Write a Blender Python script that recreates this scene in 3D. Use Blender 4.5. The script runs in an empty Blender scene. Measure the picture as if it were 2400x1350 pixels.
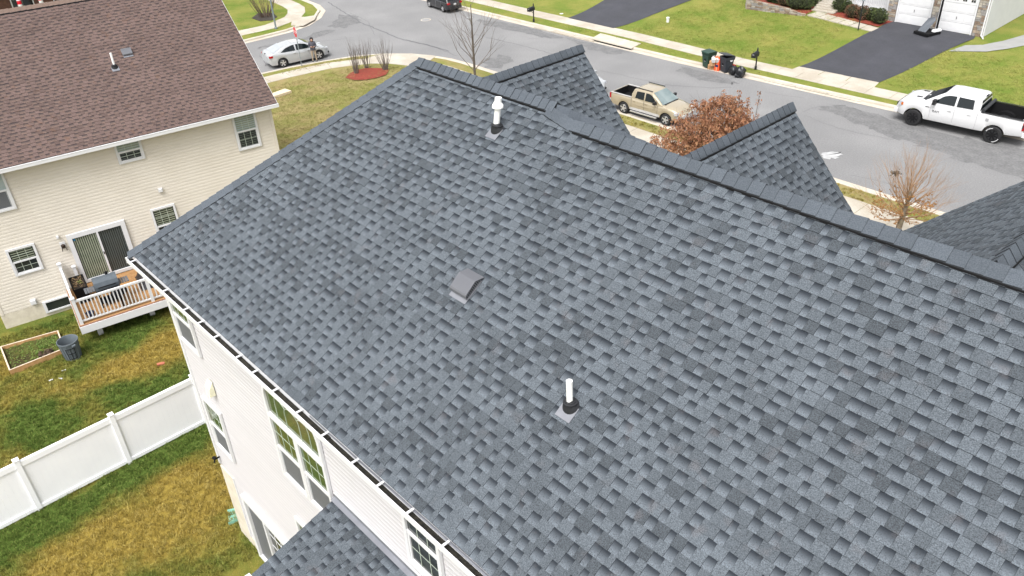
import bpy, bmesh, math, random
import numpy as np
from mathutils import Vector, Matrix
from mathutils.geometry import delaunay_2d_cdt
rnd = random.Random(7)
V3 = Vector
S = bpy.context.scene
# ---------------------------------------------------------------- camera, sky, sun, exposure
FW = V3((-0.62912552, 0.55480236, -0.54442209)); RT = V3((0.68062107, 0.73148271, -0.04108531)); UP = V3((-0.37544112, 0.39639297, 0.83780462))
FPX = 1933.46
cd = bpy.data.cameras.new('camera'); cam = bpy.data.objects.new('camera', cd); S.collection.objects.link(cam)
rot = Matrix((RT, UP, -FW)).transposed()
cam.matrix_world = rot.to_4x4()
cd.sensor_width = 36.0; cd.lens = 36.0 * FPX / 2400.0; cd.clip_start = 0.1; cd.clip_end = 2000
S.camera = cam
W = bpy.data.worlds.new('World'); S.world = W; W.use_nodes = True
nt = W.node_tree; bg = nt.nodes['Background']
sky = nt.nodes.new('ShaderNodeTexSky'); sky.sky_type = 'NISHITA'; sky.sun_disc = False
SUN_DIR = V3((0.19, -0.46, 0.85)).normalized()          # towards the sun
sky.sun_elevation = math.asin(SUN_DIR.z); sky.sun_rotation = math.atan2(SUN_DIR.x, SUN_DIR.y)
sky.air_density = 1.0; sky.dust_density = 4.0; sky.ozone_density = 1.0
hs = nt.nodes.new('ShaderNodeHueSaturation'); hs.inputs['Saturation'].default_value = 0.14
nt.links.new(sky.outputs[0], hs.inputs['Color']); nt.links.new(hs.outputs[0], bg.inputs[0])
bg.inputs[1].default_value = 0.118
sd = bpy.data.lights.new('sun', 'SUN'); sun = bpy.data.objects.new('sun', sd); S.collection.objects.link(sun)
sd.energy = 1.3; sd.angle = math.radians(32); sd.color = (1.0, 0.985, 0.965)
sun.rotation_euler = (-SUN_DIR).to_track_quat('-Z', 'Y').to_euler()
S.view_settings.view_transform = 'Standard'; S.view_settings.look = 'None'
S.view_settings.exposure = 1.36; S.view_settings.gamma = 1.0
# ---------------------------------------------------------------- measuring helpers (camera stands at the origin, metres)
def ray(px, py): return FW + RT * ((px - 1200) / FPX) - UP * ((py - 675) / FPX)
def at(px, py, z):
    r = ray(px, py); return r * (z / r.z)
def aty(px, py, y):
    r = ray(px, py); return r * (y / r.y)
def proj(p):
    z = p.dot(FW); return (1200 + FPX * p.dot(RT) / z, 675 - FPX * p.dot(UP) / z, z)
def at2(px, py, z=-17.9):
    p = at(px, py, z); return (p.x, p.y)
YARD, STREET = -17.0, -18.0
# ---------------------------------------------------------------- materials
MATS = {}
def M(name, c1, c2=None, scale=8, rough=0.8, bump=0.0, bscale=None, c3=None, scale3=1.2, amt3=0.5, metal=0.0, spec=0.3, lo=0.35, hi=0.65, stretch=None, coat=0, grain=0, gscale=28):
    m = bpy.data.materials.new(name); m.use_nodes = True; n = m.node_tree; b = n.nodes['Principled BSDF']
    b.inputs['Roughness'].default_value = rough; b.inputs['Metallic'].default_value = metal
    b.inputs['Specular IOR Level'].default_value = spec; b.inputs['Coat Weight'].default_value = coat
    c1 = tuple(c1) + (1,)
    geo = n.nodes.new('ShaderNodeNewGeometry'); pos = geo.outputs['Position']
    if stretch:
        mp = n.nodes.new('ShaderNodeMapping'); mp.inputs['Scale'].default_value = stretch; n.links.new(pos, mp.inputs[0]); pos = mp.outputs[0]
    def noise(sc, det=4):
        t = n.nodes.new('ShaderNodeTexNoise'); t.inputs['Scale'].default_value = sc; t.inputs['Detail'].default_value = det; n.links.new(pos, t.inputs['Vector']); return t.outputs['Fac']
    def rng(s, a, b_):
        r = n.nodes.new('ShaderNodeMapRange'); r.inputs[1].default_value = a; r.inputs[2].default_value = b_; n.links.new(s, r.inputs[0]); return r.outputs[0]
    def mix(f, a, c):
        x = n.nodes.new('ShaderNodeMix'); x.data_type = 'RGBA'; n.links.new(f, x.inputs[0])
        for v, i in ((a, 6), (c, 7)):
            if isinstance(v, tuple): x.inputs[i].default_value = v
            else: n.links.new(v, x.inputs[i])
        return x.outputs[2]
    if c2 is None: c2 = tuple(x * 0.88 for x in c1[:3])
    col = mix(rng(noise(scale), lo, hi), c1, tuple(c2) + (1,))
    if c3 is not None:
        f = rng(noise(scale3, 6), 0.5 - 0.13, 0.5 + 0.13)
        mm = n.nodes.new('ShaderNodeMath'); mm.operation = 'MULTIPLY'; mm.inputs[1].default_value = amt3; n.links.new(f, mm.inputs[0])
        col = mix(mm.outputs[0], col, tuple(c3) + (1,))
    if grain:
        hv = n.nodes.new('ShaderNodeHueSaturation'); ma = n.nodes.new('ShaderNodeMath'); ma.operation = 'MULTIPLY_ADD'; ma.inputs[1].default_value = grain; ma.inputs[2].default_value = 1 - grain * 0.5
        n.links.new(noise(gscale, 3), ma.inputs[0]); n.links.new(ma.outputs[0], hv.inputs['Value']); n.links.new(col, hv.inputs['Color']); col = hv.outputs[0]
    n.links.new(col, b.inputs['Base Color'])
    if bump:
        bp = n.nodes.new('ShaderNodeBump'); bp.inputs['Strength'].default_value = bump; bp.inputs['Distance'].default_value = 0.02
        n.links.new(noise(bscale or scale * 4), bp.inputs['Height']); n.links.new(bp.outputs[0], b.inputs['Normal'])
    MATS[name] = m; return m
def shingle_mat(name, tooth, dark, light, var, warm):
    """laminated shingle: UV.x integer part = 1 for the recessed lamina with its printed shade band, fraction = blend of the tab; UV.y = height in the tab"""
    m = bpy.data.materials.new(name); m.use_nodes = True; n = m.node_tree; b = n.nodes['Principled BSDF']
    b.inputs['Roughness'].default_value = 0.92; b.inputs['Specular IOR Level'].default_value = 0.25
    uv = n.nodes.new('ShaderNodeUVMap'); uv.uv_map = 'UVMap'; sep = n.nodes.new('ShaderNodeSeparateXYZ'); n.links.new(uv.outputs[0], sep.inputs[0])
    def math_(op, a, c=None):
        x = n.nodes.new('ShaderNodeMath'); x.operation = op
        for i, v in enumerate((a, c)):
            if v is None: continue
            if isinstance(v, (int, float)): x.inputs[i].default_value = v
            else: n.links.new(v, x.inputs[i])
        return x.outputs[0]
    kind = math_('FLOOR', sep.outputs[0]); tone = math_('FRACT', sep.outputs[0])
    geo = n.nodes.new('ShaderNodeNewGeometry')
    def noise(sc, det):
        t = n.nodes.new('ShaderNodeTexNoise'); t.inputs['Scale'].default_value = sc; t.inputs['Detail'].default_value = det; n.links.new(geo.outputs['Position'], t.inputs['Vector']); return t.outputs['Fac']
    def ramp(s, a, c):
        r = n.nodes.new('ShaderNodeMapRange'); r.inputs[1].default_value = a; r.inputs[2].default_value = c; n.links.new(s, r.inputs[0]); return r.outputs[0]
    def mix(f, a, c):
        x = n.nodes.new('ShaderNodeMix'); x.data_type = 'RGBA'; n.links.new(f, x.inputs[0])
        for v, i in ((a, 6), (c, 7)):
            if isinstance(v, tuple): x.inputs[i].default_value = v
            else: n.links.new(v, x.inputs[i])
        return x.outputs[2]
    g = noise(75, 3); big = noise(1.1, 3)
    vv = math_('ADD', sep.outputs[1], math_('MULTIPLY', math_('SUBTRACT', g, 0.5), 0.7))
    band = mix(ramp(vv, 0.22, 0.80), light + (1,), dark + (1,))
    lite = mix(ramp(tone, 0.0, 1.0), tooth + (1,), tuple(x * var for x in tooth) + (1,))
    col = mix(kind, lite, band)
    wt = math_('MULTIPLY', ramp(noise(4.0, 5), 0.60, 0.78), 0.5)
    col = mix(wt, col, warm + (1,))
    hsv = n.nodes.new('ShaderNodeHueSaturation'); n.links.new(col, hsv.inputs['Color'])
    val = math_('ADD', math_('ADD', math_('MULTIPLY', math_('SUBTRACT', g, 0.5), 2.4), math_('MULTIPLY', math_('SUBTRACT', big, 0.5), 0.5)), 1.0)
    n.links.new(val, hsv.inputs['Value']); n.links.new(hsv.outputs[0], b.inputs['Base Color'])
    bp = n.nodes.new('ShaderNodeBump'); bp.inputs['Strength'].default_value = 0.5; bp.inputs['Distance'].default_value = 0.004; n.links.new(noise(160, 2), bp.inputs['Height']); n.links.new(bp.outputs[0], b.inputs['Normal'])
    MATS[name] = m; return m
mSh = shingle_mat('slate_shingle', (0.080, 0.092, 0.105), (0.017, 0.021, 0.027), (0.096, 0.110, 0.126), 0.60, (0.10, 0.095, 0.10))
mShB = shingle_mat('brown_shingle', (0.112, 0.077, 0.069), (0.042, 0.033, 0.035), (0.124, 0.085, 0.071), 0.74, (0.125, 0.066, 0.040))
mDeckD = M('roof_underlay', (0.02, 0.022, 0.026)); mDeckB = M('brown_underlay', (0.03, 0.02, 0.018))
mCap = [M('ridge_cap_%d' % i, tuple(x * k for x in (0.064, 0.075, 0.090)), tuple(x * k for x in (0.100, 0.115, 0.134)), 70, 0.92, 0.4, 150) for i, k in enumerate((0.94, 0.88, 0.80))]
mEdge = M('cut_edge', (0.026, 0.029, 0.033), rough=0.95)
mCapB = [M('brown_cap', (0.16, 0.112, 0.09), (0.12, 0.085, 0.07), 60, 0.92, 0.3, 150)]
mBlack = M('black_plastic', (0.010, 0.010, 0.011), rough=0.75, spec=0.12); mRubber = M('rubber_boot', (0.022, 0.023, 0.026), rough=0.55)
mPVC = M('white_pvc', (0.80, 0.80, 0.78), (0.76, 0.76, 0.74), 5, 0.4)
mTrim = M('white_trim', (0.63, 0.63, 0.635), (0.60, 0.60, 0.61), 3, 0.45); mFenceW = M('fence_vinyl', (0.87, 0.87, 0.88), (0.84, 0.84, 0.855), 2, 0.5)
mSideW = M('pale_siding', (0.505, 0.490, 0.500), (0.480, 0.466, 0.477), 1.5, 0.55, stretch=(0.4, 0.4, 3))
mSideB = M('beige_siding', (0.64, 0.59, 0.515), (0.605, 0.555, 0.48), 1.2, 0.55, c3=(0.66, 0.615, 0.545), scale3=0.7, amt3=0.5)
mSideR = M('white_siding', (0.56, 0.56, 0.57), (0.53, 0.53, 0.54), 1.5, 0.5)
mFound = M('foundation', (0.60, 0.55, 0.45), (0.52, 0.47, 0.38), 5, 0.9, 0.4, 12)
mGut = M('gutter_metal', (0.30, 0.32, 0.34), (0.20, 0.215, 0.23), 5, 0.45, metal=0.5, c3=(0.03, 0.028, 0.02), scale3=4, amt3=0.6)
mGutIn = M('gutter_debris', (0.008, 0.008, 0.007), (0.028, 0.025, 0.018), 18, 0.95, 0.8, 60)
mFlash = M('flashing', (0.155, 0.16, 0.18), (0.20, 0.205, 0.225), 3, 0.5, metal=0.2)
mGlass = M('dark_glass', (0.018, 0.022, 0.022), (0.03, 0.034, 0.03), 2, 0.06, spec=0.5)
mGlassB = M('blind_glass', (0.36, 0.42, 0.42), (0.30, 0.36, 0.36), 2, 0.12, spec=0.5)
mScreen = M('window_screen', (0.10, 0.105, 0.115), (0.13, 0.135, 0.145), 60, 0.5)
mBlind = M('blind_slat', (0.26, 0.28, 0.21), (0.20, 0.225, 0.16), 4, 0.6)
mBlindD = M('dark_blind_slat', (0.065, 0.075, 0.07), rough=0.6)
mVerde = M('lawn_reflection_glass', (0.07, 0.10, 0.04), (0.11, 0.11, 0.05), 1.8, 0.07, spec=0.6, c3=(0.045, 0.085, 0.02), scale3=1.0, amt3=0.9)  # green of the reflected lawn is painted into the pane colour
mAsph = M('asphalt', (0.190, 0.188, 0.188), (0.212, 0.210, 0.209), 0.35, 0.93, 0.25, 60, c3=(0.160, 0.159, 0.160), scale3=0.22, amt3=0.75, grain=0.8, gscale=14)
mAsphD = M('dark_asphalt', (0.046, 0.047, 0.056), (0.054, 0.055, 0.064), 1.2, 0.85, 0.3, 60, c3=(0.040, 0.041, 0.047), scale3=0.5, amt3=0.7, grain=0.6, gscale=14)
mDarkPatch = M('asphalt_dark_patch', (0.122, 0.121, 0.122), (0.152, 0.151, 0.151), 2.0, 0.85, 0.2, 60, grain=0.9, gscale=9)
mCrack = M('crack_fill', (0.12, 0.12, 0.125), rough=0.9)
mConc = M('concrete', (0.44, 0.405, 0.35), (0.39, 0.355, 0.30), 1.6, 0.9, 0.15, 40, c3=(0.30, 0.26, 0.20), scale3=0.6, amt3=0.6, grain=0.3, gscale=12)
mConcG = M('grey_concrete', (0.27, 0.27, 0.26), (0.24, 0.24, 0.235), 1.6, 0.9, 0.1, 40)
mKerb = M('kerb_concrete', (0.46, 0.425, 0.36), (0.39, 0.35, 0.29), 1.5, 0.9, 0.1, 40)
mGutS = M('gutter_pan', (0.48, 0.445, 0.38), (0.42, 0.37, 0.31), 1.2, 0.9, 0.1, 40, c3=(0.36, 0.27, 0.20), scale3=0.8, amt3=0.35)
mMulch = M('mulch', (0.25, 0.045, 0.028), (0.14, 0.03, 0.02), 14, 0.95, 1.0, 30)
mMulchD = M('dark_mulch', (0.055, 0.045, 0.037), (0.03, 0.026, 0.022), 8, 0.95, 1.0, 20)
def lawn_mat(name, green, dead, thr, dry, pscale=0.28, zones=()):
    """zones: (x, y, rx, ry, amount) soft spots where the turf is greener (amount < 0) or drier (amount > 0)"""
    m = bpy.data.materials.new(name); m.use_nodes = True; n = m.node_tree; b = n.nodes['Principled BSDF']
    b.inputs['Roughness'].default_value = 0.95; b.inputs['Specular IOR Level'].default_value = 0.1
    geo = n.nodes.new('ShaderNodeNewGeometry')
    def noise(sc, det, rough=0.6):
        t = n.nodes.new('ShaderNodeTexNoise'); t.inputs['Scale'].default_value = sc; t.inputs['Detail'].default_value = det; t.inputs['Roughness'].default_value = rough; n.links.new(geo.outputs['Position'], t.inputs['Vector']); return t.outputs['Fac']
    def ramp(s, a, c):
        r = n.nodes.new('ShaderNodeMapRange'); r.inputs[1].default_value = a; r.inputs[2].default_value = c; n.links.new(s, r.inputs[0]); return r.outputs[0]
    def mix(f, a, c):
        x = n.nodes.new('ShaderNodeMix'); x.data_type = 'RGBA'; n.links.new(f, x.inputs[0])
        for v, i in ((a, 6), (c, 7)):
            if isinstance(v, tuple): x.inputs[i].default_value = v + (1,)
            else: n.links.new(v, x.inputs[i])
        return x.outputs[2]
    gr = mix(ramp(noise(34, 4, 0.75), 0.38, 0.62), green, tuple(x * 0.55 for x in green))
    dd = mix(ramp(noise(38, 4, 0.75), 0.38, 0.62), dead, tuple(x * 0.62 for x in dead))
    val = noise(pscale, 7, 0.68)
    for zx, zy, rx, ry, amt in zones:
        mp = n.nodes.new('ShaderNodeMapping'); mp.vector_type = 'POINT'; mp.inputs['Location'].default_value = (-zx / rx, -zy / ry, 0); mp.inputs['Scale'].default_value = (1 / rx, 1 / ry, 0); n.links.new(geo.outputs['Position'], mp.inputs[0])
        ln = n.nodes.new('ShaderNodeVectorMath'); ln.operation = 'LENGTH'; n.links.new(mp.outputs[0], ln.inputs[0])
        k = n.nodes.new('ShaderNodeMath'); k.operation = 'MULTIPLY_ADD'; k.inputs[1].default_value = amt; n.links.new(ramp(ln.outputs['Value'], 1.25, 0.35), k.inputs[0]); n.links.new(val, k.inputs[2]); val = k.outputs[0]
    col = mix(ramp(val, thr - 0.15, thr + 0.15), gr, dd)
    col = mix(ramp(noise(26, 3, 0.6), 0.60, 0.72), col, dry)
    n.links.new(col, b.inputs['Base Color'])
    bp = n.nodes.new('ShaderNodeBump'); bp.inputs['Strength'].default_value = 0.8; bp.inputs['Distance'].default_value = 0.04; n.links.new(noise(40, 4), bp.inputs['Height']); n.links.new(bp.outputs[0], b.inputs['Normal'])
    MATS[name] = m; return m
mLawnN = lawn_mat('yard_grass', (0.084, 0.132, 0.024), (0.295, 0.215, 0.045), 0.47, (0.27, 0.23, 0.08), 0.4,
    MATS_ZONES := [at2(*p_, -16.95)[:2] + (rx_, ry_, am_) for p_, rx_, ry_, am_ in (((405, 1055), 0.9, 1.9, -0.22), ((200, 1175), 0.9, 1.9, -0.22), ((80, 1255), 0.9, 1.6, -0.2), ((590, 1290), 1.0, 1.3, -0.13), ((300, 1230), 1.7, 2.2, 0.16), ((450, 1150), 1.3, 1.0, 0.14), ((150, 1320), 1.6, 1.4, 0.12),
     ((260, 945), 1.1, 2.4, -0.20), ((60, 1000), 1.3, 1.6, -0.16), ((120, 745), 1.3, 1.2, -0.22), ((300, 765), 1.6, 1.6, -0.25), ((330, 840), 0.9, 1.7, 0.20), ((230, 880), 0.7, 1.4, 0.12), ((380, 800), 1.0, 0.8, 0.16), ((60, 920), 0.8, 1.2, 0.08))])
mLawnF = lawn_mat('front_lawn', (0.135, 0.195, 0.030), (0.245, 0.240, 0.060), 0.50, (0.27, 0.25, 0.11), 0.45)
mLawnM = lawn_mat('mixed_lawn', (0.200, 0.215, 0.052), (0.315, 0.248, 0.115), 0.50, (0.35, 0.29, 0.15), 0.6)
# ---------------------------------------------------------------- object helpers
def tag(o, label=None, cat=None, group=None, kind=None):
    for k, v in (('label', label), ('category', cat), ('group', group), ('kind', kind)):
        if v: o[k] = v
    return o
def thing(name, label, cat, loc=(0, 0, 0), rz=0.0, group=None):
    o = bpy.data.objects.new(name, None); S.collection.objects.link(o); o.location = loc; o.rotation_euler = (0, 0, rz); o.empty_display_size = 0.3
    return tag(o, label, cat, group)
def copy_tree(o, parent=None):
    c = o.copy(); S.collection.objects.link(c)
    if parent is not None: c.parent = parent
    for ch in o.children: copy_tree(ch, c)
    return c
def root_loc(p):
    l = V3((0, 0, 0))
    while p is not None:
        l = l + p.location; p = p.parent
    return l
class MB:
    def __init__(s): s.v = []; s.f = []; s.m = []; s.uv = {}
    def add(s, vs, fs, mi=0):
        k = len(s.v); s.v += [tuple(x) for x in vs]; s.f += [tuple(i + k for i in f) for f in fs]; s.m += [mi] * len(fs); return s
    def box(s, a, b, mi=0):
        (x0, y0, z0), (x1, y1, z1) = a, b
        return s.add([(x0, y0, z0), (x1, y0, z0), (x1, y1, z0), (x0, y1, z0), (x0, y0, z1), (x1, y0, z1), (x1, y1, z1), (x0, y1, z1)],
                     [(0, 3, 2, 1), (4, 5, 6, 7), (0, 1, 5, 4), (1, 2, 6, 5), (2, 3, 7, 6), (3, 0, 4, 7)], mi)
    def obox(s, c, X, Y, Z, mi=0):
        """box with centre c and half axes X, Y, Z"""
        c, X, Y, Z = V3(c), V3(X), V3(Y), V3(Z)
        p = [c + X * a + Y * b + Z * d for d in (-1, 1) for a, b in ((-1, -1), (1, -1), (1, 1), (-1, 1))]
        return s.add(p, [(0, 3, 2, 1), (4, 5, 6, 7), (0, 1, 5, 4), (1, 2, 6, 5), (2, 3, 7, 6), (3, 0, 4, 7)], mi)
    def tube(s, pts, rs, n=8, mi=0, cap=True):
        pts = [V3(p) for p in pts]
        if not isinstance(rs, (list, tuple)): rs = [rs] * len(pts)
        rings = []; k = len(s.v)
        for i, p in enumerate(pts):
            d = (pts[min(i + 1, len(pts) - 1)] - pts[max(i - 1, 0)]).normalized()
            a = d.orthogonal().normalized() if i == 0 else (a - d * a.dot(d)).normalized()
            b = d.cross(a)
            s.v += [tuple(p + (a * math.cos(t) + b * math.sin(t)) * rs[i]) for t in [2 * math.pi * j / n for j in range(n)]]
        for i in range(len(pts) - 1):
            for j in range(n):
                s.f.append((k + i * n + j, k + i * n + (j + 1) % n, k + (i + 1) * n + (j + 1) % n, k + (i + 1) * n + j)); s.m.append(mi)
        if cap and n > 2:
            s.f.append(tuple(k + j for j in reversed(range(n)))); s.f.append(tuple(k + (len(pts) - 1) * n + j for j in range(n))); s.m += [mi, mi]
        return s
    def lathe(s, prof, c=(0, 0, 0), n=20, axis='Z', mi=0, cap=True):
        k = len(s.v); c = V3(c)
        for r, h in prof:
            for j in range(n):
                t = 2 * math.pi * j / n; a, b = r * math.cos(t), r * math.sin(t)
                s.v.append(tuple(c + (V3((a, b, h)) if axis == 'Z' else V3((a, h, b)) if axis == 'Y' else V3((h, a, b)))))
        for i in range(len(prof) - 1):
            for j in range(n): s.f.append((k + i * n + j, k + i * n + (j + 1) % n, k + (i + 1) * n + (j + 1) % n, k + (i + 1) * n + j)); s.m.append(mi)
        if cap:
            s.f.append(tuple(k + j for j in reversed(range(n)))); s.f.append(tuple(k + (len(prof) - 1) * n + j for j in range(n))); s.m += [mi, mi]
        return s
    def prism(s, poly, ext, mi=0):
        """polygon (3-D points) extruded by the vector ext"""
        n = len(poly); e = V3(ext); p = [V3(q) for q in poly]
        return s.add(p + [q + e for q in p], [tuple(reversed(range(n))), tuple(range(n, 2 * n))] + [(i, (i + 1) % n, n + (i + 1) % n, n + i) for i in range(n)], mi)
    def mesh(s, name, mats, smooth=False, off=V3((0, 0, 0))):
        me = bpy.data.meshes.new(name); me.from_pydata([tuple(V3(v) - off) for v in s.v], [], s.f)
        for m in (mats if isinstance(mats, (list, tuple)) else [mats]): me.materials.append(m)
        if isinstance(mats, (list, tuple)) and len(mats) > 1: me.polygons.foreach_set('material_index', s.m)
        if not smooth is False:
            me.polygons.foreach_set('use_smooth', [True] * len(me.polygons))
            if smooth is not True: me.set_sharp_from_angle(angle=math.radians(smooth))
        me.update(); return me
    def build(s, name, mats, parent=None, smooth=False, world=False, fix=True):
        """world=True: the vertices are scene coordinates, the parents are unrotated empties"""
        off = root_loc(parent) if (world and parent is not None) else V3((0, 0, 0))
        me = s.mesh(name, mats, smooth, off)
        if fix:
            bm = bmesh.new(); bm.from_mesh(me); bmesh.ops.recalc_face_normals(bm, faces=bm.faces); bm.to_mesh(me); bm.free()
        o = bpy.data.objects.new(name, me); S.collection.objects.link(o)
        if parent is not None: o.parent = parent
        return o
def place(name, me, parent, X, Y, Z, p):
    """an object sharing mesh me, with axes X, Y, Z at scene point p, child of an unrotated thing"""
    o = bpy.data.objects.new(name, me); S.collection.objects.link(o); o.parent = parent
    q = V3(p) - root_loc(parent)
    o.matrix_local = Matrix(((X[0], Y[0], Z[0], q[0]), (X[1], Y[1], Z[1], q[1]), (X[2], Y[2], Z[2], q[2]), (0, 0, 0, 1)))
    return o
def text_mesh(body, size, depth=0.002):
    cu = bpy.data.curves.new('lettering', 'FONT'); cu.body = body; cu.size = size; cu.extrude = depth; cu.align_x = 'CENTER'; cu.align_y = 'CENTER'; cu.resolution_u = 2
    o = bpy.data.objects.new('lettering', cu); S.collection.objects.link(o)
    bpy.context.view_layer.update()
    me = bpy.data.meshes.new_from_object(o.evaluated_get(bpy.context.evaluated_depsgraph_get())); bpy.data.objects.remove(o); bpy.data.curves.remove(cu); return me
def sm(t): t = max(0.0, min(1.0, t)); return t * t * (3 - 2 * t)
# ---------------------------------------------------------------- terrain
def gz(x, y):
    d = min(35.2 - y, (x + 52.9) * 1.0)
    if y > 44: return -17.87 + 0.9 * sm((y - 49.0) / 9.5)
    if y > 35.2 or x < -52.9: return -17.87
    return -17.87 + 0.87 * sm((d - 2.6) / 13.0)
def on_ground(px, py):
    z = -17.4
    for _ in range(12):
        p = at(px, py, z); z = gz(p.x, p.y)
    return V3((p.x, p.y, z))
def sheet(name, outline, zf, mat, step=None, kind='structure', extra=None):
    """a ground sheet inside an outline, following the height function zf"""
    n = len(outline); pts = [V3(p) for p in outline]
    if step:
        xs = [p[0] for p in outline]; ys = [p[1] for p in outline]
        gx = np.arange(min(xs), max(xs), step); gy = np.arange(min(ys), max(ys), step)
        pts += [V3((x + 0.013, y + 0.017)) for x in gx for y in gy]
    r = delaunay_2d_cdt([V3((p[0], p[1])) for p in pts], [(i, (i + 1) % n) for i in range(n)], [], 1, 1e-4)
    mb = MB(); mb.add([(p.x, p.y, zf(p.x, p.y) if callable(zf) else zf) for p in r[0]], [tuple(f) for f in r[2]])
    o = mb.build(name, mat, fix=False)
    me = o.data
    if me.polygons and me.polygons[0].normal.z < 0: me.flip_normals()
    return tag(o, kind=kind)
def arc(cx, cy, r, a0, a1, n=10): return [(cx + r * math.cos(math.radians(a0 + (a1 - a0) * i / n)), cy + r * math.sin(math.radians(a0 + (a1 - a0) * i / n))) for i in range(n + 1)]
def offset_line(pts, d):
    out = []
    for i, p in enumerate(pts):
        a = V3((pts[max(i - 1, 0)][0], pts[max(i - 1, 0)][1])); b = V3((pts[min(i + 1, len(pts) - 1)][0], pts[min(i + 1, len(pts) - 1)][1]))
        t = (b - a).normalized(); out.append((p[0] - t.y * d, p[1] + t.x * d))
    return out
def ribbon(name, pts, profile, mat, parent=None):
    """sweep a (offset, z) profile along a ground line"""
    mb = MB(); n = len(profile)
    cols = [offset_line(pts, o) for o, z in profile]
    for i in range(len(pts)): mb.v += [(cols[j][i][0], cols[j][i][1], profile[j][1]) for j in range(n)]
    for i in range(len(pts) - 1):
        for j in range(n - 1): mb.f.append((i * n + j, i * n + j + 1, (i + 1) * n + j + 1, (i + 1) * n + j)); mb.m.append(0)
    return mb.build(name, mat, parent, fix=True)
def resample(pts, step):
    out = [V3((pts[0][0], pts[0][1]))]; acc = 0.0
    for i in range(len(pts) - 1):
        a, b = V3((pts[i][0], pts[i][1])), V3((pts[i + 1][0], pts[i + 1][1])); L = (b - a).length; t = step - acc
        while t <= L: out.append(a + (b - a) * (t / L)); t += step
        acc = (acc + L) % step if L else acc
        acc = L - (t - step) if t > L else acc
    return [(p.x, p.y) for p in out]
# ================================================================ SETTING: road, kerbs, walks, lawns
def px3(pts, k, ox, oy): return [(ox + a / k, oy + b / k) for a, b in pts]
def gpoly(pts, z=-17.9): return [at2(a, b, z) for a, b in pts]
sheet('ground', [(-400, -400), (400, -400), (400, 400), (-400, 400)], -18.4, mLawnF)
sheet('road', [(-150, -70), (70, -70), (70, 60), (-150, 60)], STREET, mAsph)
NEAR = [(60, 35.85), (-10, 35.85), (-44, 35.82), (-45.7, 35.68), (-47.5, 35.2), (-49.06, 34.4), (-50.6, 33.15), (-51.76, 31.5), (-52.6, 29.3), (-53.25, 27), (-53.6, 24.8), (-53.65, 20), (-53.65, -60)]
FARB = [(-61.1, -60), (-61.1, 27), (-61.0, 29.5), (-61.0, 31.6), (-61.5, 33.7), (-62.8, 35.6), (-64.5, 37.1), (-66.6, 37.85), (-69.2, 38.1), (-150, 38.4)]
FARC = [(-150, 44.5), (-55, 44.55), (-33, 44.95), (-18.3, 45.8), (-12, 46.15), (60, 50)]
for pts in (NEAR, FARB, FARC):
    tag(ribbon('gutter_pan', pts, [(0, -17.993), (0.0, -17.988), (0.44, -17.994)], mGutS), kind='structure')
    tag(ribbon('kerb', pts, [(0.43, -18.05), (0.45, -17.89), (0.48, -17.855), (0.66, -17.852), (0.68, -17.95)], mKerb), kind='structure')
lawnA = offset_line(NEAR, 0.62) ; lawnA += [(60, -60)]
sheet('lawn', lawnA, gz, mLawnM, 1.5)
# the back yard lies as its own turf over the same slope
sheet('yard_lawn', [(-36, -25), (20, -25), (20, 7.5), (-14, 7.5), (-18, 8.2), (-24, 9.5), (-30, 9), (-36, 9)], lambda x, y: gz(x, y) + 0.006, mLawnN, 2.0)
lawnB = offset_line(FARB, 0.62) + [(-150, -60)]
sheet('corner_lawn', lawnB, -17.87, mLawnF)
lawnC = offset_line(FARC, 0.62) + [(60, 130), (-150, 130)]
sheet('far_lawn', lawnC, gz, mLawnF, 2.2)
def slab_walk(name, line, width, step, mat, z=None):
    pts = resample(line, step); L = offset_line(pts, width / 2); R = offset_line(pts, -width / 2)
    r = tag(thing(name, None, None, (pts[0][0], pts[0][1], -17.9)), kind='structure')
    for i in range(len(pts) - 1):
        q = [V3((a[0], a[1], (gz(*a) if z is None else z) + 0.018)) for a in (L[i], L[i + 1], R[i + 1], R[i])]
        c = sum(q, V3()) / 4; q = [c + (p - c) * (1 - 0.014 / max(0.2, (p - c).length)) for p in q]
        dz = rnd.uniform(-0.004, 0.004)
        MB().prism([p + V3((0, 0, dz)) for p in q], (0, 0, -0.08)).build('slab', mat, r, world=True)
    return r
slab_walk('sidewalk', [(-8, 33.47), (-41, 33.5), (-45, 33.6), (-47.9, 32.7), (-49.7, 31.1), (-50.8, 29), (-51.35, 26.5), (-51.6, 24), (-51.7, 5)], 1.35, 1.5, mConc)
slab_walk('sidewalk', [(-75, 47.1), (-50, 47.3), (-39, 47.6), (-30, 47.45), (-20, 47.8), (-12, 48.3), (-4, 48.8)], 1.4, 1.5, mConc, -17.87)
slab_walk('sidewalk', gpoly([(548, 82), (590, 73), (640, 62), (672, 48), (694, 38), (696, 22), (676, 9), (655, 2), (625, -12)]), 1.5, 1.5, mConc, -17.87)
def pad(name, pts, mat, z=-17.845, th=0.05, kind='structure', zz=-17.87):
    q = gpoly(pts, zz); o = MB().prism([(x, y, z) for x, y in q], (0, 0, -th)).build(name, mat); return tag(o, kind=kind)
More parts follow.
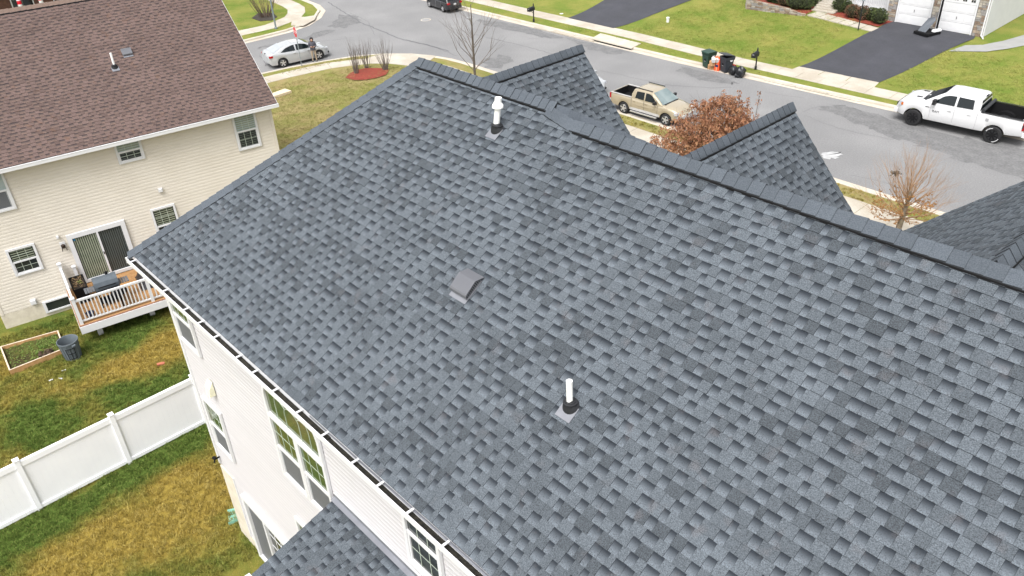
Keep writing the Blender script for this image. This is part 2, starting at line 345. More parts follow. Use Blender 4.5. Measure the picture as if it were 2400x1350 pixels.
# driveways and their concrete aprons
def lay(name, pts, mat, lift=0.03, step=0.8, kind='structure'):
    q = []
    for i in range(len(pts)):
        a, b_ = on_ground(*pts[i]), on_ground(*pts[(i + 1) % len(pts)]); k = max(1, int((b_ - a).length / step))
        q += [tuple(a.lerp(b_, j / k))[:2] for j in range(k)]
    return sheet(name, q, lambda x, y: gz(x, y) + lift, mat, step, kind)
lay('driveway', [(1873, 157), (2060, 194), (2282, 92), (2286, 86), (2100, 46), (2058, 66)], mAsphD)
lay('driveway', [(1331, 43), (1437, 67), (1530, 35), (1640, -6), (1430, -8)], mAsphD)
def apron(pts, n):
    """a concrete apron cast in n bays between the kerb and the asphalt"""
    a, b, c, d = [V3(p) for p in gpoly(pts, -17.88)]
    r = tag(thing('driveway_apron', None, None, (a.x, a.y, -17.9)), kind='structure')
    for i in range(n):
        t0, t1 = i / n + 0.004, (i + 1) / n - 0.004
        q = [a.lerp(b, t0), a.lerp(b, t1), d.lerp(c, t1), d.lerp(c, t0)]
        MB().prism([(q[0].x, q[0].y, -17.93), (q[1].x, q[1].y, -17.93), (q[2].x, q[2].y, -17.838), (q[3].x, q[3].y, -17.838)], (0, 0, -0.1)).build('slab', mConc, r, world=True)
apron([(1790, 185), (2018, 236), (2061, 194), (1872, 157)], 3)
apron([(1250, 62), (1390, 95), (1440, 68), (1330, 43)], 3)
pad('corner_ramp', [(862, 134), (905, 127), (965, 126), (1022, 132), (1003, 146), (935, 141), (880, 148)], mConc, -17.843)
pad('corner_ramp', [(682, 60), (712, 60), (738, 46), (742, 36), (715, 40), (694, 40), (684, 50)], mConc, -17.848)
lay('garden_path', [(2223, 121), (2262, 107), (2303, 106), (2350, 97), (2420, 77), (2420, 104), (2363, 115), (2310, 122)], mConcG)
fw_ = tag(thing('front_walk', None, None, tuple(on_ground(1970, 50))), kind='structure')
A_, B_, C_, D_ = [on_ground(*p) + V3((0, 0, 0.035)) for p in ((1890, 36), (1916, 28), (2060, 67), (2043, 75))]
for i in range(6):
    t0, t1 = i / 6 + 0.006, (i + 1) / 6 - 0.006
    q = []
    for p in (A_.lerp(D_, t0), A_.lerp(D_, t1), B_.lerp(C_, t1), B_.lerp(C_, t0)): q.append(V3((p.x, p.y, gz(p.x, p.y) + 0.04)))
    MB().prism(q, (0, 0, -0.08)).build('slab', mConc, fw_, world=True)
lay('mulch_bed', px3([(480, -6), (640, 40), (860, 105), (925, 75), (930, 40), (800, -6)], 3, 1600, 0), mMulch, 0.035, 0.5)
lay('mulch_bed', px3([(1000, 105), (1040, 90), (1150, 70), (1450, 140), (1480, 155), (1370, 190)], 3, 1600, 0), mMulch, 0.035, 0.5)
lay('mulch_bed', px3([(1045, 620), (1075, 590), (1130, 560), (1200, 545), (1330, 545), (1390, 560), (1365, 598), (1290, 622), (1210, 636), (1120, 640)], 3.374, 500, 0), mMulch, 0.06, 0.5)
pad('mulch_bed', [(590, 43), (605, 32), (640, 31), (650, 40), (637, 48), (610, 50)], mMulchD, -17.83)
# darker patches, a spill and cracks on the road surface
def blob(name, pts, mat, z, jag=0.22, sub=6):
    q = gpoly(pts, STREET); out = []
    for i in range(len(q)):
        a, b = V3(q[i]), V3(q[(i + 1) % len(q)])
        for k in range(sub):
            p = a.lerp(b, k / sub); out.append((p.x + rnd.uniform(-jag, jag) * 1.6, p.y + rnd.uniform(-jag, jag)))
    mb = MB(); mb.add([(x, y, z) for x, y in out], [tuple(range(len(out)))]); o = mb.build(name, mat, fix=False)
    if o.data.polygons[0].normal.z < 0: o.data.flip_normals()
    return tag(o, kind='structure')
blob('dark_patch', [(1922, 256), (1950, 243), (2010, 252), (2100, 283), (2250, 320), (2400, 350), (2480, 380), (2480, 460), (2380, 415), (2300, 392), (2180, 350), (2100, 325), (2030, 300), (1980, 275)], mDarkPatch, STREET + 0.004)  # irregular sheet, darker than the asphalt, along the white pickup
blob('dark_patch', [(1600, 156), (1660, 172), (1740, 196), (1700, 198), (1640, 186), (1590, 168)], mDarkPatch, STREET + 0.004, 0.18)
blob('dark_patch', [(1120, 44), (1230, 62), (1330, 88), (1290, 90), (1225, 78), (1165, 64), (1130, 58)], mDarkPatch, STREET + 0.004, 0.18)
blob('dark_patch', [(1330, 88), (1400, 104), (1470, 122), (1440, 128), (1380, 116)], mDarkPatch, STREET + 0.004, 0.18)
blob('dark_patch', [(768, 62), (800, 34), (842, 38), (838, 56), (800, 66)], mDarkPatch, STREET + 0.004, 0.2)
blob('dark_patch', [(690, 96), (745, 73), (790, 70), (740, 88), (640, 108), (600, 114), (640, 102)], mDarkPatch, STREET + 0.004, 0.15)
blob('dark_patch', [(1130, 140), (1180, 128), (1200, 140), (1175, 160), (1140, 158)], mDarkPatch, STREET + 0.004, 0.2)
M('spill', (0.42, 0.42, 0.42), (0.30, 0.30, 0.30), 3, 0.8)
blob('paint_spill', px3([(985, 1075), (1060, 1066), (1115, 1072), (1122, 1090), (1090, 1110), (1020, 1118), (980, 1108)], 3, 1600, 0), MATS['spill'], STREET + 0.008, 0.07, 5)
def crack(pts, w=0.018):
    q = gpoly(pts, STREET); out = []
    for i in range(len(q) - 1):
        a, b = V3(q[i]), V3(q[i + 1]); k = max(2, int((b - a).length / 0.35))
        for j in range(k):
            p = a.lerp(b, j / k); out.append((p.x + rnd.uniform(-0.06, 0.06), p.y + rnd.uniform(-0.06, 0.06)))
    L, R = offset_line(out, w), offset_line(out, -w)
    for i in range(len(out) - 1): crk.add([(L[i][0], L[i][1], STREET + 0.006), (L[i + 1][0], L[i + 1][1], STREET + 0.006), (R[i + 1][0], R[i + 1][1], STREET + 0.006), (R[i][0], R[i][1], STREET + 0.006)], [(3, 2, 1, 0)])
crk = MB()
for c, w in (([(770, 5), (800, 25), (850, 55), (900, 75), (940, 92), (1000, 105), (1060, 122)], 0.05), ([(950, 93), (1020, 110), (1075, 134)], 0.02), ([(1140, 88), (1220, 106), (1290, 125), (1340, 136)], 0.03),
             ([(1405, 165), (1440, 172), (1520, 190), (1560, 196)], 0.015), ([(1560, 199), (1620, 203), (1670, 206), (1730, 203)], 0.025), ([(1690, 192), (1725, 180), (1750, 178)], 0.012), ([(1880, 262), (1910, 252), (1925, 246)], 0.012),
             ([(1885, 270), (1960, 300), (2040, 318), (2110, 330)], 0.012), ([(1790, 215), (1850, 225), (1900, 233)], 0.014), ([(610, 130), (625, 150), (622, 160)], 0.02), ([(820, 30), (862, 50), (880, 85)], 0.015), ([(1235, 92), (1270, 88), (1282, 84)], 0.015),
             ([(700, 100), (770, 95), (842, 86)], 0.015), ([(1990, 410), (2060, 425), (2150, 452)], 0.01), ([(1040, 60), (1100, 78), (1190, 98)], 0.012)): crack(c, w)
tag(crk.build('road_cracks', mCrack, fix=False), kind='structure')
M('screen_trim', (0.40, 0.42, 0.42), rough=0.5); M('grille_bar', (0.46, 0.52, 0.44), rough=0.5)
# ================================================================ shingle roofs
WID = [0.085, 0.12, 0.15, 0.18, 0.215, 0.27]
def tab_mb(mb, O, X, Y, Z, w, e, th, kind, tone):
    """one shingle tab: butt edge at O, w along X, e up the slope"""
    k = len(mb.v); L = e + 0.02; t1 = 0.002
    for (a, b, c) in ((0, 0, -0.003), (w, 0, -0.003), (0, 0, th), (w, 0, th), (0, L, t1), (w, L, t1)): mb.v.append(tuple(O + X * a + Y * b + Z * c))
    mb.f += [(k, k + 1, k + 3, k + 2), (k + 2, k + 3, k + 5, k + 4), (k + 1, k + 5, k + 3), (k, k + 2, k + 4)]; mb.m += [0] * 4
    u = kind + 0.02 + 0.96 * tone; b_ = 1.0 if kind else 0.0
    mb.uvl += [(1.5, 1.6)] * 4 + [(u, 0), (u, 0), (u, 1), (u, 1)] + [(1.5, 1.6)] * 6
class SMB(MB):
    def __init__(s): super().__init__(); s.uvl = []
    def finish(s, name, mat, parent=None, off=V3((0, 0, 0))):
        me = bpy.data.meshes.new(name); me.from_pydata([tuple(V3(v) - off) for v in s.v], [], s.f); me.materials.append(mat)
        l = me.uv_layers.new(name='UVMap'); l.data.foreach_set('uv', [c for p in s.uvl for c in p]); me.update(); return me
def clip_row(poly, v):
    xs = []
    n = len(poly)
    for i in range(n):
        (u0, v0), (u1, v1) = poly[i], poly[(i + 1) % n]
        if (v0 <= v < v1) or (v1 <= v < v0): xs.append(u0 + (u1 - u0) * (v - v0) / (v1 - v0))
    return (min(xs), max(xs)) if len(xs) >= 2 else None
def shingle_tabs(O, X, Y, poly, e, seed, scale=1.0, rough=1.0):
    """tabs of one roof plane: (position, axes, width index or None, width, kind, tone index)"""
    r = random.Random(seed); X, Y = V3(X).normalized(), V3(Y).normalized(); Z = X.cross(Y); O = V3(O); out = []
    v0, v1 = min(p[1] for p in poly), max(p[1] for p in poly); row = 0; v = v0
    while v < v1 - 0.03:
        iv = clip_row(poly, min(v + e * 0.5, v1 - 0.01))
        if iv:
            u = iv[0]; kind = r.randint(0, 1); lim = u + r.uniform(0.3, 1.0); base = r.choice((0, 0, 0, 1, 1, 2))
            while u < iv[1] - 0.01:
                if u > lim: lim += 1.0; base = r.choice((0, 0, 0, 1, 1, 2))
                wi = r.choice((1, 2, 2, 2, 3, 3, 4) if kind == 0 else (0, 1, 1, 1, 2, 2, 3)); w = WID[wi] * scale
                if r.random() < 0.04: wi, w = 0, WID[0] * scale
                if u + w > iv[1]: wi, w = None, iv[1] - u
                out.append((O + X * u + Y * (v + r.uniform(-0.004, 0.004) * rough), X, Y, Z, wi, w, kind, base if r.random() < 0.7 else r.choice((0, 0, 1, 1, 2)), min(e, v1 - v)))
                u += w + 0.003; kind = 1 - kind if r.random() < 0.95 else kind
        v += e; row += 1
    return out
def lay_roof(parent, tabs, e, scale, mat, nbig=300):
    """the nbig tabs that show largest are objects, the rest one mesh"""
    TH = (0.015, 0.009)
    rank = []
    for i, t in enumerate(tabs):
        x, y, z = proj(t[0]); vis = z > 0 and 0 < x < 2400 and 0 < y < 1350
        rank.append((0 if vis and t[4] is not None and abs(t[8] - e) < 1e-6 else 1, t[0].length if z > 0 else 999, i))
    big = set(i for a, b, i in sorted(rank)[:nbig] if a == 0)
    cache = {}; mb = SMB()
    for i, t in enumerate(tabs):
        p, X, Y, Z, wi, w, kind, tone, ee = t
        if i in big:
            key = (wi, kind, tone)
            if key not in cache:
                q = SMB(); tab_mb(q, V3((0, 0, 0)), V3((1, 0, 0)), V3((0, 1, 0)), V3((0, 0, 1)), w, e, TH[kind], kind, tone / 2.0); cache[key] = q.finish('shingle', mat)
            place('shingle', cache[key], parent, X, Y, Z, p)
        else: tab_mb(mb, p, X, Y, Z, w, ee, TH[kind], kind, min(0.99, max(0.0, tone / 2.0 + rnd.uniform(-0.15, 0.15))))
    me = mb.finish('shingles', mat, off=root_loc(parent)); o = bpy.data.objects.new('shingles', me); S.collection.objects.link(o); o.parent = parent; tag(o, kind='stuff'); return o
def cap_run(parent, A, B, nl, nr, exposure, halfw, mat, lift=0.05, name='ridge_shingle', rnd_=0.004):
    """bent cap shingles lapped from A to B over a ridge whose slopes have the outward normals nl, nr"""
    A, B = V3(A), V3(B); d = (B - A).normalized(); n = max(1, int((B - A).length / exposure)); ex = (B - A).length / n
    up = (V3(nl) + V3(nr)).normalized(); sl = V3(nl).cross(d); sr = d.cross(V3(nr))
    if sl.dot(V3(nr)) > 0: sl = -sl
    if sr.dot(V3(nl)) > 0: sr = -sr
    loc = [(-sl * 0) for _ in range(0)]
    prof = [sl * halfw - up * 0.012, sl * halfw * 0.55 + up * 0.008, sl * halfw * 0.22 + up * 0.020, up * 0.026, sr * halfw * 0.22 + up * 0.020, sr * halfw * 0.55 + up * 0.008, sr * halfw - up * 0.012]
    mb = MB()
    for t, h in ((0, 0.015), (ex + 0.03, 0.0)):
        mb.v += [tuple(d * t + p + up * (lift + h)) for p in prof]
    mb.v += [tuple(p + up * (lift - 0.006)) for p in prof]
    mb.v += [tuple(d * (ex + 0.03) + p + up * (lift - 0.016)) for p in prof]
    for i in range(6): mb.f += [(i, i + 1, 8 + i, 7 + i), (14 + i, 15 + i, i + 1, i)]; mb.m += [0, 1]
    mb.f += [(0, 7, 21, 14), (6, 20, 27, 13)]; mb.m += [1, 1]
    mes = [mb.mesh(name, [m_, mEdge], 40) for m_ in mat]
    for i in range(n):
        o = bpy.data.objects.new(name, rnd.choice(mes)); S.collection.objects.link(o); o.parent = parent
        o.location = A + d * (i * ex) + up * rnd.uniform(-rnd_, rnd_) - root_loc(parent)
    return n
def ridge_vent(parent, A, B, nl, nr, halfw, h, mat):
    A, B = V3(A), V3(B); d = (B - A).normalized(); up = (V3(nl) + V3(nr)).normalized(); sl = V3(nl).cross(d); sr = d.cross(V3(nr))
    if sl.dot(V3(nr)) > 0: sl = -sl
    if sr.dot(V3(nl)) > 0: sr = -sr
    mb = MB(); mb.prism([A + sl * halfw - up * 0.02, A + sl * halfw + up * h, A + up * (h + 0.03), A + sr * halfw + up * h, A + sr * halfw - up * 0.02], B - A)
    return mb.build('ridge_vent', mat, parent, world=True)
def siding(parent, name, P, Wd, Nm, w0, w1, z0, z1, pitch, mat, z_is=True, cuts=()):
    """horizontal boards, one object each, butt edge proud at the bottom"""
    P, Wd, Nm = V3(P), V3(Wd), V3(Nm); n = int(round((z1 - z0) / pitch)); cache = {}
    for i in range(n):
        a = (w0, w1)
        if a not in cache:
            mb = MB(); L = w1 - w0
            mb.v = [tuple(Wd * x + Nm * o + V3((0, 0, z))) for x in (0, L) for o, z in ((0.001, -0.004), (0.0145, 0.0), (0.0145, pitch * 0.47), (0.0115, pitch * 0.5), (0.014, pitch * 0.54), (0.005, pitch + 0.006))]
            mb.f = [(j, j + 6, j + 7, j + 1) for j in range(5)]; mb.m = [0] * 5
            me = mb.mesh(name, mat); bm = bmesh.new(); bm.from_mesh(me)
            for f in bm.faces:
                if f.normal.dot(Nm) < 0: f.normal_flip()
            bm.to_mesh(me); bm.free(); cache[a] = me
        o = bpy.data.objects.new(name, cache[a]); S.collection.objects.link(o); o.parent = parent
        o.location = P + Wd * w0 + V3((0, 0, z0 + i * pitch)) - root_loc(parent)
class Wall:
    """a wall frame: point P at w = 0, unit direction Wd along it, outward normal Nm"""
    def __init__(s, P, Wd, Nm): s.P, s.W, s.N = V3((P[0], P[1], 0)), V3(Wd), V3(Nm)
    def p(s, w, n, z): return s.P + s.W * w + s.N * n + V3((0, 0, z))
    def box(s, mb, w0, w1, n0, n1, z0, z1, mi=0):
        c = s.p((w0 + w1) / 2, (n0 + n1) / 2, (z0 + z1) / 2); return mb.obox(c, s.W * ((w1 - w0) / 2), s.N * ((n1 - n0) / 2), V3((0, 0, (z1 - z0) / 2)), mi)
def sash_window(par, wl, w0, w1, z0, z1, upper='blind', lower='dark', cols=3, rows=2, split=0.5, casing=0.075, muntin=True, name='window'):
    mb = MB(); c = casing
    for a in ((w0, w1, z1 - c, z1), (w0, w1, z0, z0 + c * 0.8), (w0, w0 + c, z0 + c * 0.8, z1 - c), (w1 - c, w1, z0 + c * 0.8, z1 - c)): wl.box(mb, a[0], a[1], 0.0, 0.055, a[2], a[3])
    fr = mb.build(name, mTrim, par, world=True)
    zi0, zi1 = z0 + c * 0.8, z1 - c; zm = zi0 + (zi1 - zi0) * split
    s = MB(); wl.box(s, w0 + c, w1 - c, 0.012, 0.046, zm - 0.03, zm + 0.03); wl.box(s, w0 + c, w1 - c, 0.012, 0.036, zi0, zi0 + 0.05)
    for q in (w0 + c, w1 - c - 0.035): wl.box(s, q, q + 0.035, 0.012, 0.036, zi0 + 0.05, zm - 0.03)
    s.build('sash', mTrim, fr, world=True)
    gl = {'blind': mGlassB, 'dark': mGlass, 'screen': mScreen, 'verde': mVerde}
    for (a, b, k) in ((zm + 0.03, zi1, upper), (zi0 + 0.05, zm - 0.03, lower)):
        g = MB(); wl.box(g, w0 + c, w1 - c, 0.006, 0.016, a, b); g.build('pane', gl[k.split('+')[0]], fr, world=True)
        if '+' in k:                                           # slatted blind seen in the pane
            sl = MB(); ns = int((b - a) / 0.075)
            for i in range(ns): wl.box(sl, w0 + c + 0.03, w1 - c - 0.03, 0.0165, 0.0185, a + (i + 0.3) * (b - a) / ns, a + (i + 0.72) * (b - a) / ns)
            sl.build('blind', mBlindD if k.endswith('d') else mBlind, fr, world=True)
        if k.startswith('screen'):
            m = MB(); wl.box(m, w0 + c + 0.045, w0 + c + 0.062, 0.0165, 0.024, a, b); wl.box(m, w1 - c - 0.062, w1 - c - 0.045, 0.0165, 0.024, a, b); m.build('screen_frame', MATS['screen_trim'], fr, world=True)
        elif muntin:
            m = MB(); ww = w1 - w0 - 2 * c
            for i in range(1, cols): q = w0 + c + ww * i / cols; wl.box(m, q - 0.006, q + 0.006, 0.019, 0.022, a, b)
            for i in range(1, rows): q = a + (b - a) * i / rows; wl.box(m, w0 + c, w1 - c, 0.0185, 0.0215, q - 0.006, q + 0.006)
            m.build('muntin', MATS['grille_bar'], fr, world=True)
    return fr
# ================================================================ THE GREY-ROOFED HOUSE
H = thing('house', 'pale house with the big slate grey shingle roof that fills the middle of the photo', 'house', (-5.0, 9.0, -17.0))
XA = V3((1, 0, 0)); YA = V3((0, 1, 0)); ZA = V3((0, 0, 1))
c8, s8 = math.cos(math.radians(33.69)), math.sin(math.radians(33.69))
YE, ZE = 4.08, -8.575; YR, ZR = 9.415, -8.575 + (9.415 - 4.08) / c8 * s8; YR2 = 9.25; ZR2 = ZE + (YR2 - YE) / c8 * s8
XL, XP, XJ, XR = -16.77, -13.09, -9.30, 6.0
vl = (YR - YE) / c8; vr = (YR2 - YE) / c8; EXP = 0.159
nb = V3((0, -s8, c8)); nf = V3((0, s8, c8)); YF = 2 * YR - YE; YF2 = 2 * YR2 - YE
hx = XP - XL; hz = ZR - ZE; hl = math.hypot(hx, hz); nlft = V3((-hz / hl, 0, hx / hl)); hfx = XJ + (YF - YR)
tabs = shingle_tabs((0, YE, ZE), XA, (0, c8, s8), [(XL, 0), (XR, 0), (XR, vr), (XJ, vr), (XJ - 0.02, vl), (XP, vl)], EXP, 11)
tabs += shingle_tabs((0, YF, ZE), -XA, (0, -c8, s8), [(-hfx, 0), (-XL, 0), (-XP, vl), (-XJ, vl)], EXP, 12)
tabs += shingle_tabs((XL, 0, ZE), -YA, (hx / hl, 0, hz / hl), [(-YF, 0), (-YE, 0), (-YR, hl)], EXP, 13)
dz_ = (ZR - s8 / c8 * 0) - (ZR2 + s8 / c8 * (YR2 - YR) * -1 * 0); off = ((ZR + YR * s8 / c8) - (ZR2 + YR2 * s8 / c8)) / (s8 / c8)
tabs += shingle_tabs((hfx + off, 0, ZE - off * s8 / c8), YA, (-c8, 0, s8), [(YR, (hfx + off - XJ) / c8), (YR, (hfx - XJ) / c8), (YF, 0), (YF, off / c8)], EXP, 14)
tabs += shingle_tabs((0, YF2, ZE), -XA, (0, -c8, s8), [(-XR, 0), (-hfx, 0), (-XJ - off, vr), (-XR, vr)], EXP, 15)
deck = MB()
def plane_(pts): deck.add([V3(p) - V3((0, 0, 0.012)) for p in pts], [tuple(range(len(pts)))])
plane_([(XL, YE, ZE), (XR, YE, ZE), (XR, YR2, ZR2), (XJ, YR2, ZR2), (XJ, YR, ZR), (XP, YR, ZR)])
plane_([(XL, YF, ZE), (XL, YE, ZE), (XP, YR, ZR)]); plane_([(hfx, YF, ZE), (XL, YF, ZE), (XP, YR, ZR), (XJ, YR, ZR)])
plane_([(hfx + off, YF, ZE - off * s8 / c8), (hfx, YF, ZE), (XJ, YR, ZR), (XJ + off, YR, ZR - off * s8 / c8)]); plane_([(XR, YF2, ZE), (hfx - 2, YF2, ZE), (XJ, YR2, ZR2), (XR, YR2, ZR2)])
# street-side gables
def gable(xr, zr, tanp, drop, yb, ye, seed, main_y, main_z, wallmat=mSideW):
    a = math.atan(tanp); c, s = math.cos(a), math.sin(a); hw = drop / tanp; vm = drop / s; zb = zr - drop
    yv = lambda z: main_y + (main_z - z) / (s8 / c8)
    y0, y1 = max(yb, yv(zr)), yv(zb)
    t = shingle_tabs((xr + hw, 0, zb), YA, (-c, 0, s), [(min(y1, ye - 0.05), 0), (ye, 0), (ye, vm), (y0, vm)], EXP, seed)
    t += shingle_tabs((xr - hw, 0, zb), -YA, (c, 0, s), [(-ye, 0), (-min(y1, ye - 0.05), 0), (-y0, vm), (-ye, vm)], EXP, seed + 1)
    y1 = min(y1, ye - 0.05)
    plane_([(xr + hw, y1, zb), (xr + hw, ye, zb), (xr, ye, zr), (xr, y0, zr)]); plane_([(xr - hw, ye, zb), (xr - hw, y1, zb), (xr, y0, zr), (xr, ye, zr)])
    MB().prism([(xr - hw + 0.25, ye - 0.3, zb - 0.02), (xr + hw - 0.25, ye - 0.3, zb - 0.02), (xr, ye - 0.3, zr - 0.28)], (0, 0.02, 0)).build('gable_wall', wallmat, H, world=True)
    for sg in (-1, 1):
        e = V3((sg * hw, 0, -drop)).normalized(); nn = V3((sg * s, 0, c))
        MB().obox(V3((xr, ye - 0.035, zr)) + e * (vm / 2 + 0.10) - nn * 0.125, e * (vm / 2 - 0.12), V3((0, 0.012, 0)), nn * 0.095).build('rake_board', mTrim, H, world=True)
    nl, nr = V3((-s, 0, c)), V3((s, 0, c))
    return t, nl, nr, y0
MY, MZ = YR, ZR
g1, a1, b1, gy1 = gable(-14.25, -6.36, 1.09, 2.42, 10.9, 15.3, 21, YR, ZR)
g2, a2, b2, gy2 = gable(-8.27, -6.42, 1.09, 2.40, 10.9, 15.3, 23, YR2, ZR2)
g3, a3, b3, gy3 = gable(-2.40, -5.46, 0.935, 3.45, 9.5, 15.3, 25, YR2, ZR2)
tabs += g1 + g2 + g3
# the low roof over the bump-out
a16 = math.radians(16.2); c16, s16 = math.cos(a16), math.sin(a16)
tabs += shingle_tabs((0, 2.58, -11.39), XA, (0, c16, s16), [(-9.875, 0), (2.2, 0), (2.2, 1.80), (-9.875, 1.80)], EXP, 31)
plane_([(-9.87, 2.6, -11.39), (2.2, 2.6, -11.39), (2.2, 4.36, -10.88), (-9.87, 4.36, -10.88)])
deck.build('roof', mDeckD, H, world=True)
lay_roof(H, tabs, EXP, 1.0, mSh)
# ridges, vents and hips
ridge_vent(H, (XP + 0.10, YR, ZR), (XJ - 0.05, YR, ZR), nb, nf, 0.176, 0.040, mBlack); cap_run(H, (XJ, YR, ZR), (XP + 0.02, YR, ZR), nb, nf, 0.165, 0.170, mCap, 0.062)
ridge_vent(H, (XJ + 0.62, YR2, ZR2), (XR, YR2, ZR2), nb, nf, 0.176, 0.040, mBlack); cap_run(H, (XR, YR2, ZR2), (XJ + 0.58, YR2, ZR2), nb, nf, 0.205, 0.170, mCap, 0.062)
cap_run(H, (XJ - 0.10, YR - 0.06, ZR - 0.03), (XJ + 0.60, YR2, ZR2), nb, nf, 0.15, 0.17, mCap, 0.024)
cap_run(H, (XL - 0.03, YE - 0.03, ZE - 0.02), (XP, YR, ZR), nlft, nb, 0.20, 0.168, mCap, 0.026)
cap_run(H, (XP, YR, ZR), (XL, YF, ZE), nlft, nf, 0.20, 0.168, mCap, 0.026)
cap_run(H, (hfx, YF, ZE), (XJ, YR, ZR), V3((s8, 0, c8)), nf, 0.20, 0.168, mCap, 0.024)
for xr, zr, nl, nr, y0 in ((-14.25, -6.36, a1, b1, gy1), (-8.27, -6.42, a2, b2, gy2 + 0.10), (-2.40, -5.46, a3, b3, gy3 + 0.2)):
    ridge_vent(H, (xr, y0, zr), (xr, 15.25, zr), nl, nr, 0.178, 0.040, mBlack); cap_run(H, (xr, y0 - 0.04, zr), (xr, 15.30, zr), nl, nr, 0.19, 0.172, mCap, 0.062)
cap_run(H, (-8.27, gy2 + 0.10, -6.42), (-8.27, gy2 - 0.5, -6.42), a2, b2, 0.16, 0.175, mCap, 0.022)
# walls
wl = Wall((0, 4.36 - 0.022), XA, -YA); YW = 4.36
body = MB(); body.box((-16.16, YW, -17.2), (5.6, 14.1, -8.80)); body.box((-9.7, 2.86, -17.2), (1.9, YW, -11.42))
for xr, hw in ((-14.25, 2.0), (-8.27, 2.0), (-2.40, 3.5)): body.box((xr - hw, 14.0, -18.0), (xr + hw, 14.98, -8.80))
body.build('wall', mSideW, H, world=True)
siding(H, 'siding_board', (0, YW, 0), XA, -YA, -16.10, 5.6, -16.62, -8.86, 0.1165, mSideW)
siding(H, 'siding_board', (0, 2.86, 0), XA, -YA, -9.66, 1.9, -16.62, -11.48, 0.1165, mSideW)
siding(H, 'siding_board', (-9.7, 0, 0), YA, -XA, 2.9, 4.33, -16.62, -11.58, 0.1165, mSideW)
MB().box((-16.20, 4.32, -14.45), (-16.09, 4.42, -8.80)).build('corner_board', mTrim, H, world=True)
MB().box((-16.19, 4.325, -17.2), (-15.50, 4.42, -14.55)).build('foundation', mFound, H, world=True)
MB().box((-15.50, 4.33, -17.2), (-9.7, 4.42, -16.62)).build('foundation', mFound, H, world=True)
MB().box((-15.52, 4.318, -16.62), (-15.47, 4.40, -14.5)).build('trim_strip', mTrim, H, world=True)
MB().box((-16.60, 4.02, -8.845), (5.9, 4.40, -8.815)).build('soffit', mTrim, H, world=True)
MB().box((-16.62, 4.085, -8.81), (5.9, 4.10, -8.60)).build('fascia', mTrim, H, world=True)
MB().box((-16.62, 4.40, -8.845), (-16.2, 14.6, -8.815)).build('soffit', mTrim, H, world=True)
# gutter on the back eave: white outside, dark wet debris inside, straps across
LIP, GZ = 3.965, -8.645
g = MB(); g.box((-16.80, LIP - 0.012, GZ - 0.02), (5.9, LIP + 0.006, GZ + 0.008)); g.box((-16.80, LIP, GZ - 0.13), (5.9, LIP + 0.012, GZ - 0.02)); g.box((-16.80, LIP + 0.012, GZ - 0.13), (5.9, 4.085, GZ - 0.115))
g.box((-16.815, LIP - 0.012, GZ - 0.13), (-16.80, 4.085, GZ + 0.008)); g.box((-16.84, 4.06, GZ - 0.02), (-16.825, 14.7, GZ + 0.008))
gut = g.build('gutter', mTrim, H, world=True)
MB().box((-16.79, LIP + 0.013, GZ - 0.114), (-9.0, 4.084, GZ - 0.055)).build('gutter_debris', mGutIn, gut, world=True)
MB().box((-9.0, LIP + 0.013, GZ - 0.114), (5.9, 4.084, GZ - 0.075)).build('gutter_debris', mGutIn, gut, world=True)
MB().add([(-9.6, 4.082, GZ - 0.02), (5.9, 4.022, GZ - 0.02), (5.9, 4.082, GZ + 0.04), (-9.6, 4.086, GZ + 0.04)], [(0, 1, 2, 3)]).build('drip_edge', mFlash, gut, world=True)
for a, b in ((310, 614), (383, 684), (433, 727), (467, 758), (503, 792), (555, 839), (594, 874), (642, 917), (697, 968), (754, 1023), (823, 1088), (882, 1142), (952, 1206), (1035, 1283)):
    x = at(a, b, GZ).x; MB().box((x - 0.018, LIP - 0.006, GZ + 0.009), (x + 0.018, 4.11, GZ + 0.022)).build('gutter_strap', mTrim, gut, world=True)
# windows of the back wall
sash_window(H, wl, -15.97, -14.96, -10.52, -9.05, 'verde', 'screen')
sash_window(H, wl, -15.80, -14.88, -13.56, -12.05, 'verde', 'screen')
sash_window(H, wl, -7.62, -6.72, -10.53, -9.05, 'dark', 'dark')
sash_window(H, wl, -12.02, -11.15, -14.55, -13.05, 'verde', 'screen')
wa = sash_window(H, wl, -11.96, -10.975, -11.78, -10.16, 'verde', 'screen', name='arched_window'); sash_window(H, wl, -10.965, -9.98, -11.78, -10.16, 'verde', 'screen')
cx, cz, R_ = -10.97, -9.74, 0.985
def arch_ring(r0, r1, n0, n1, a0=0, a1=180, k=24):
    mb = MB(); pts = []
    for i in range(k):
        t0, t1 = [math.radians(a0 + (a1 - a0) * q / k) for q in (i, i + 1)]
        P = lambda r, t, n: wl.p(cx + r * math.cos(t), n, cz + r * 0.76 * math.sin(t))
        mb.add([P(r0, t0, n0), P(r1, t0, n0), P(r1, t1, n0), P(r0, t1, n0), P(r0, t0, n1), P(r1, t0, n1), P(r1, t1, n1), P(r0, t1, n1)], [(0, 1, 2, 3), (4, 7, 6, 5), (1, 5, 6, 2), (0, 3, 7, 4), (0, 4, 5, 1), (3, 2, 6, 7)])
    return mb
arf = arch_ring(R_ - 0.08, R_, 0.0, 0.055)
for x_ in (cx - R_, cx + R_ - 0.08): wl.box(arf, x_, x_ + 0.08, 0.0, 0.055, -10.12, cz)
ar = arf.build('arch_frame', mTrim, H, world=True)
MB().prism([wl.p(cx + (R_ - 0.07) * math.cos(math.radians(t)), 0.004, cz + (R_ - 0.07) * 0.76 * math.sin(math.radians(t))) for t in range(0, 181, 9)] + [wl.p(cx - R_ + 0.07, 0.004, -10.12), wl.p(cx + R_ - 0.07, 0.004, -10.12)], (0, -0.010, 0)).build('pane', mVerde, ar, world=True)
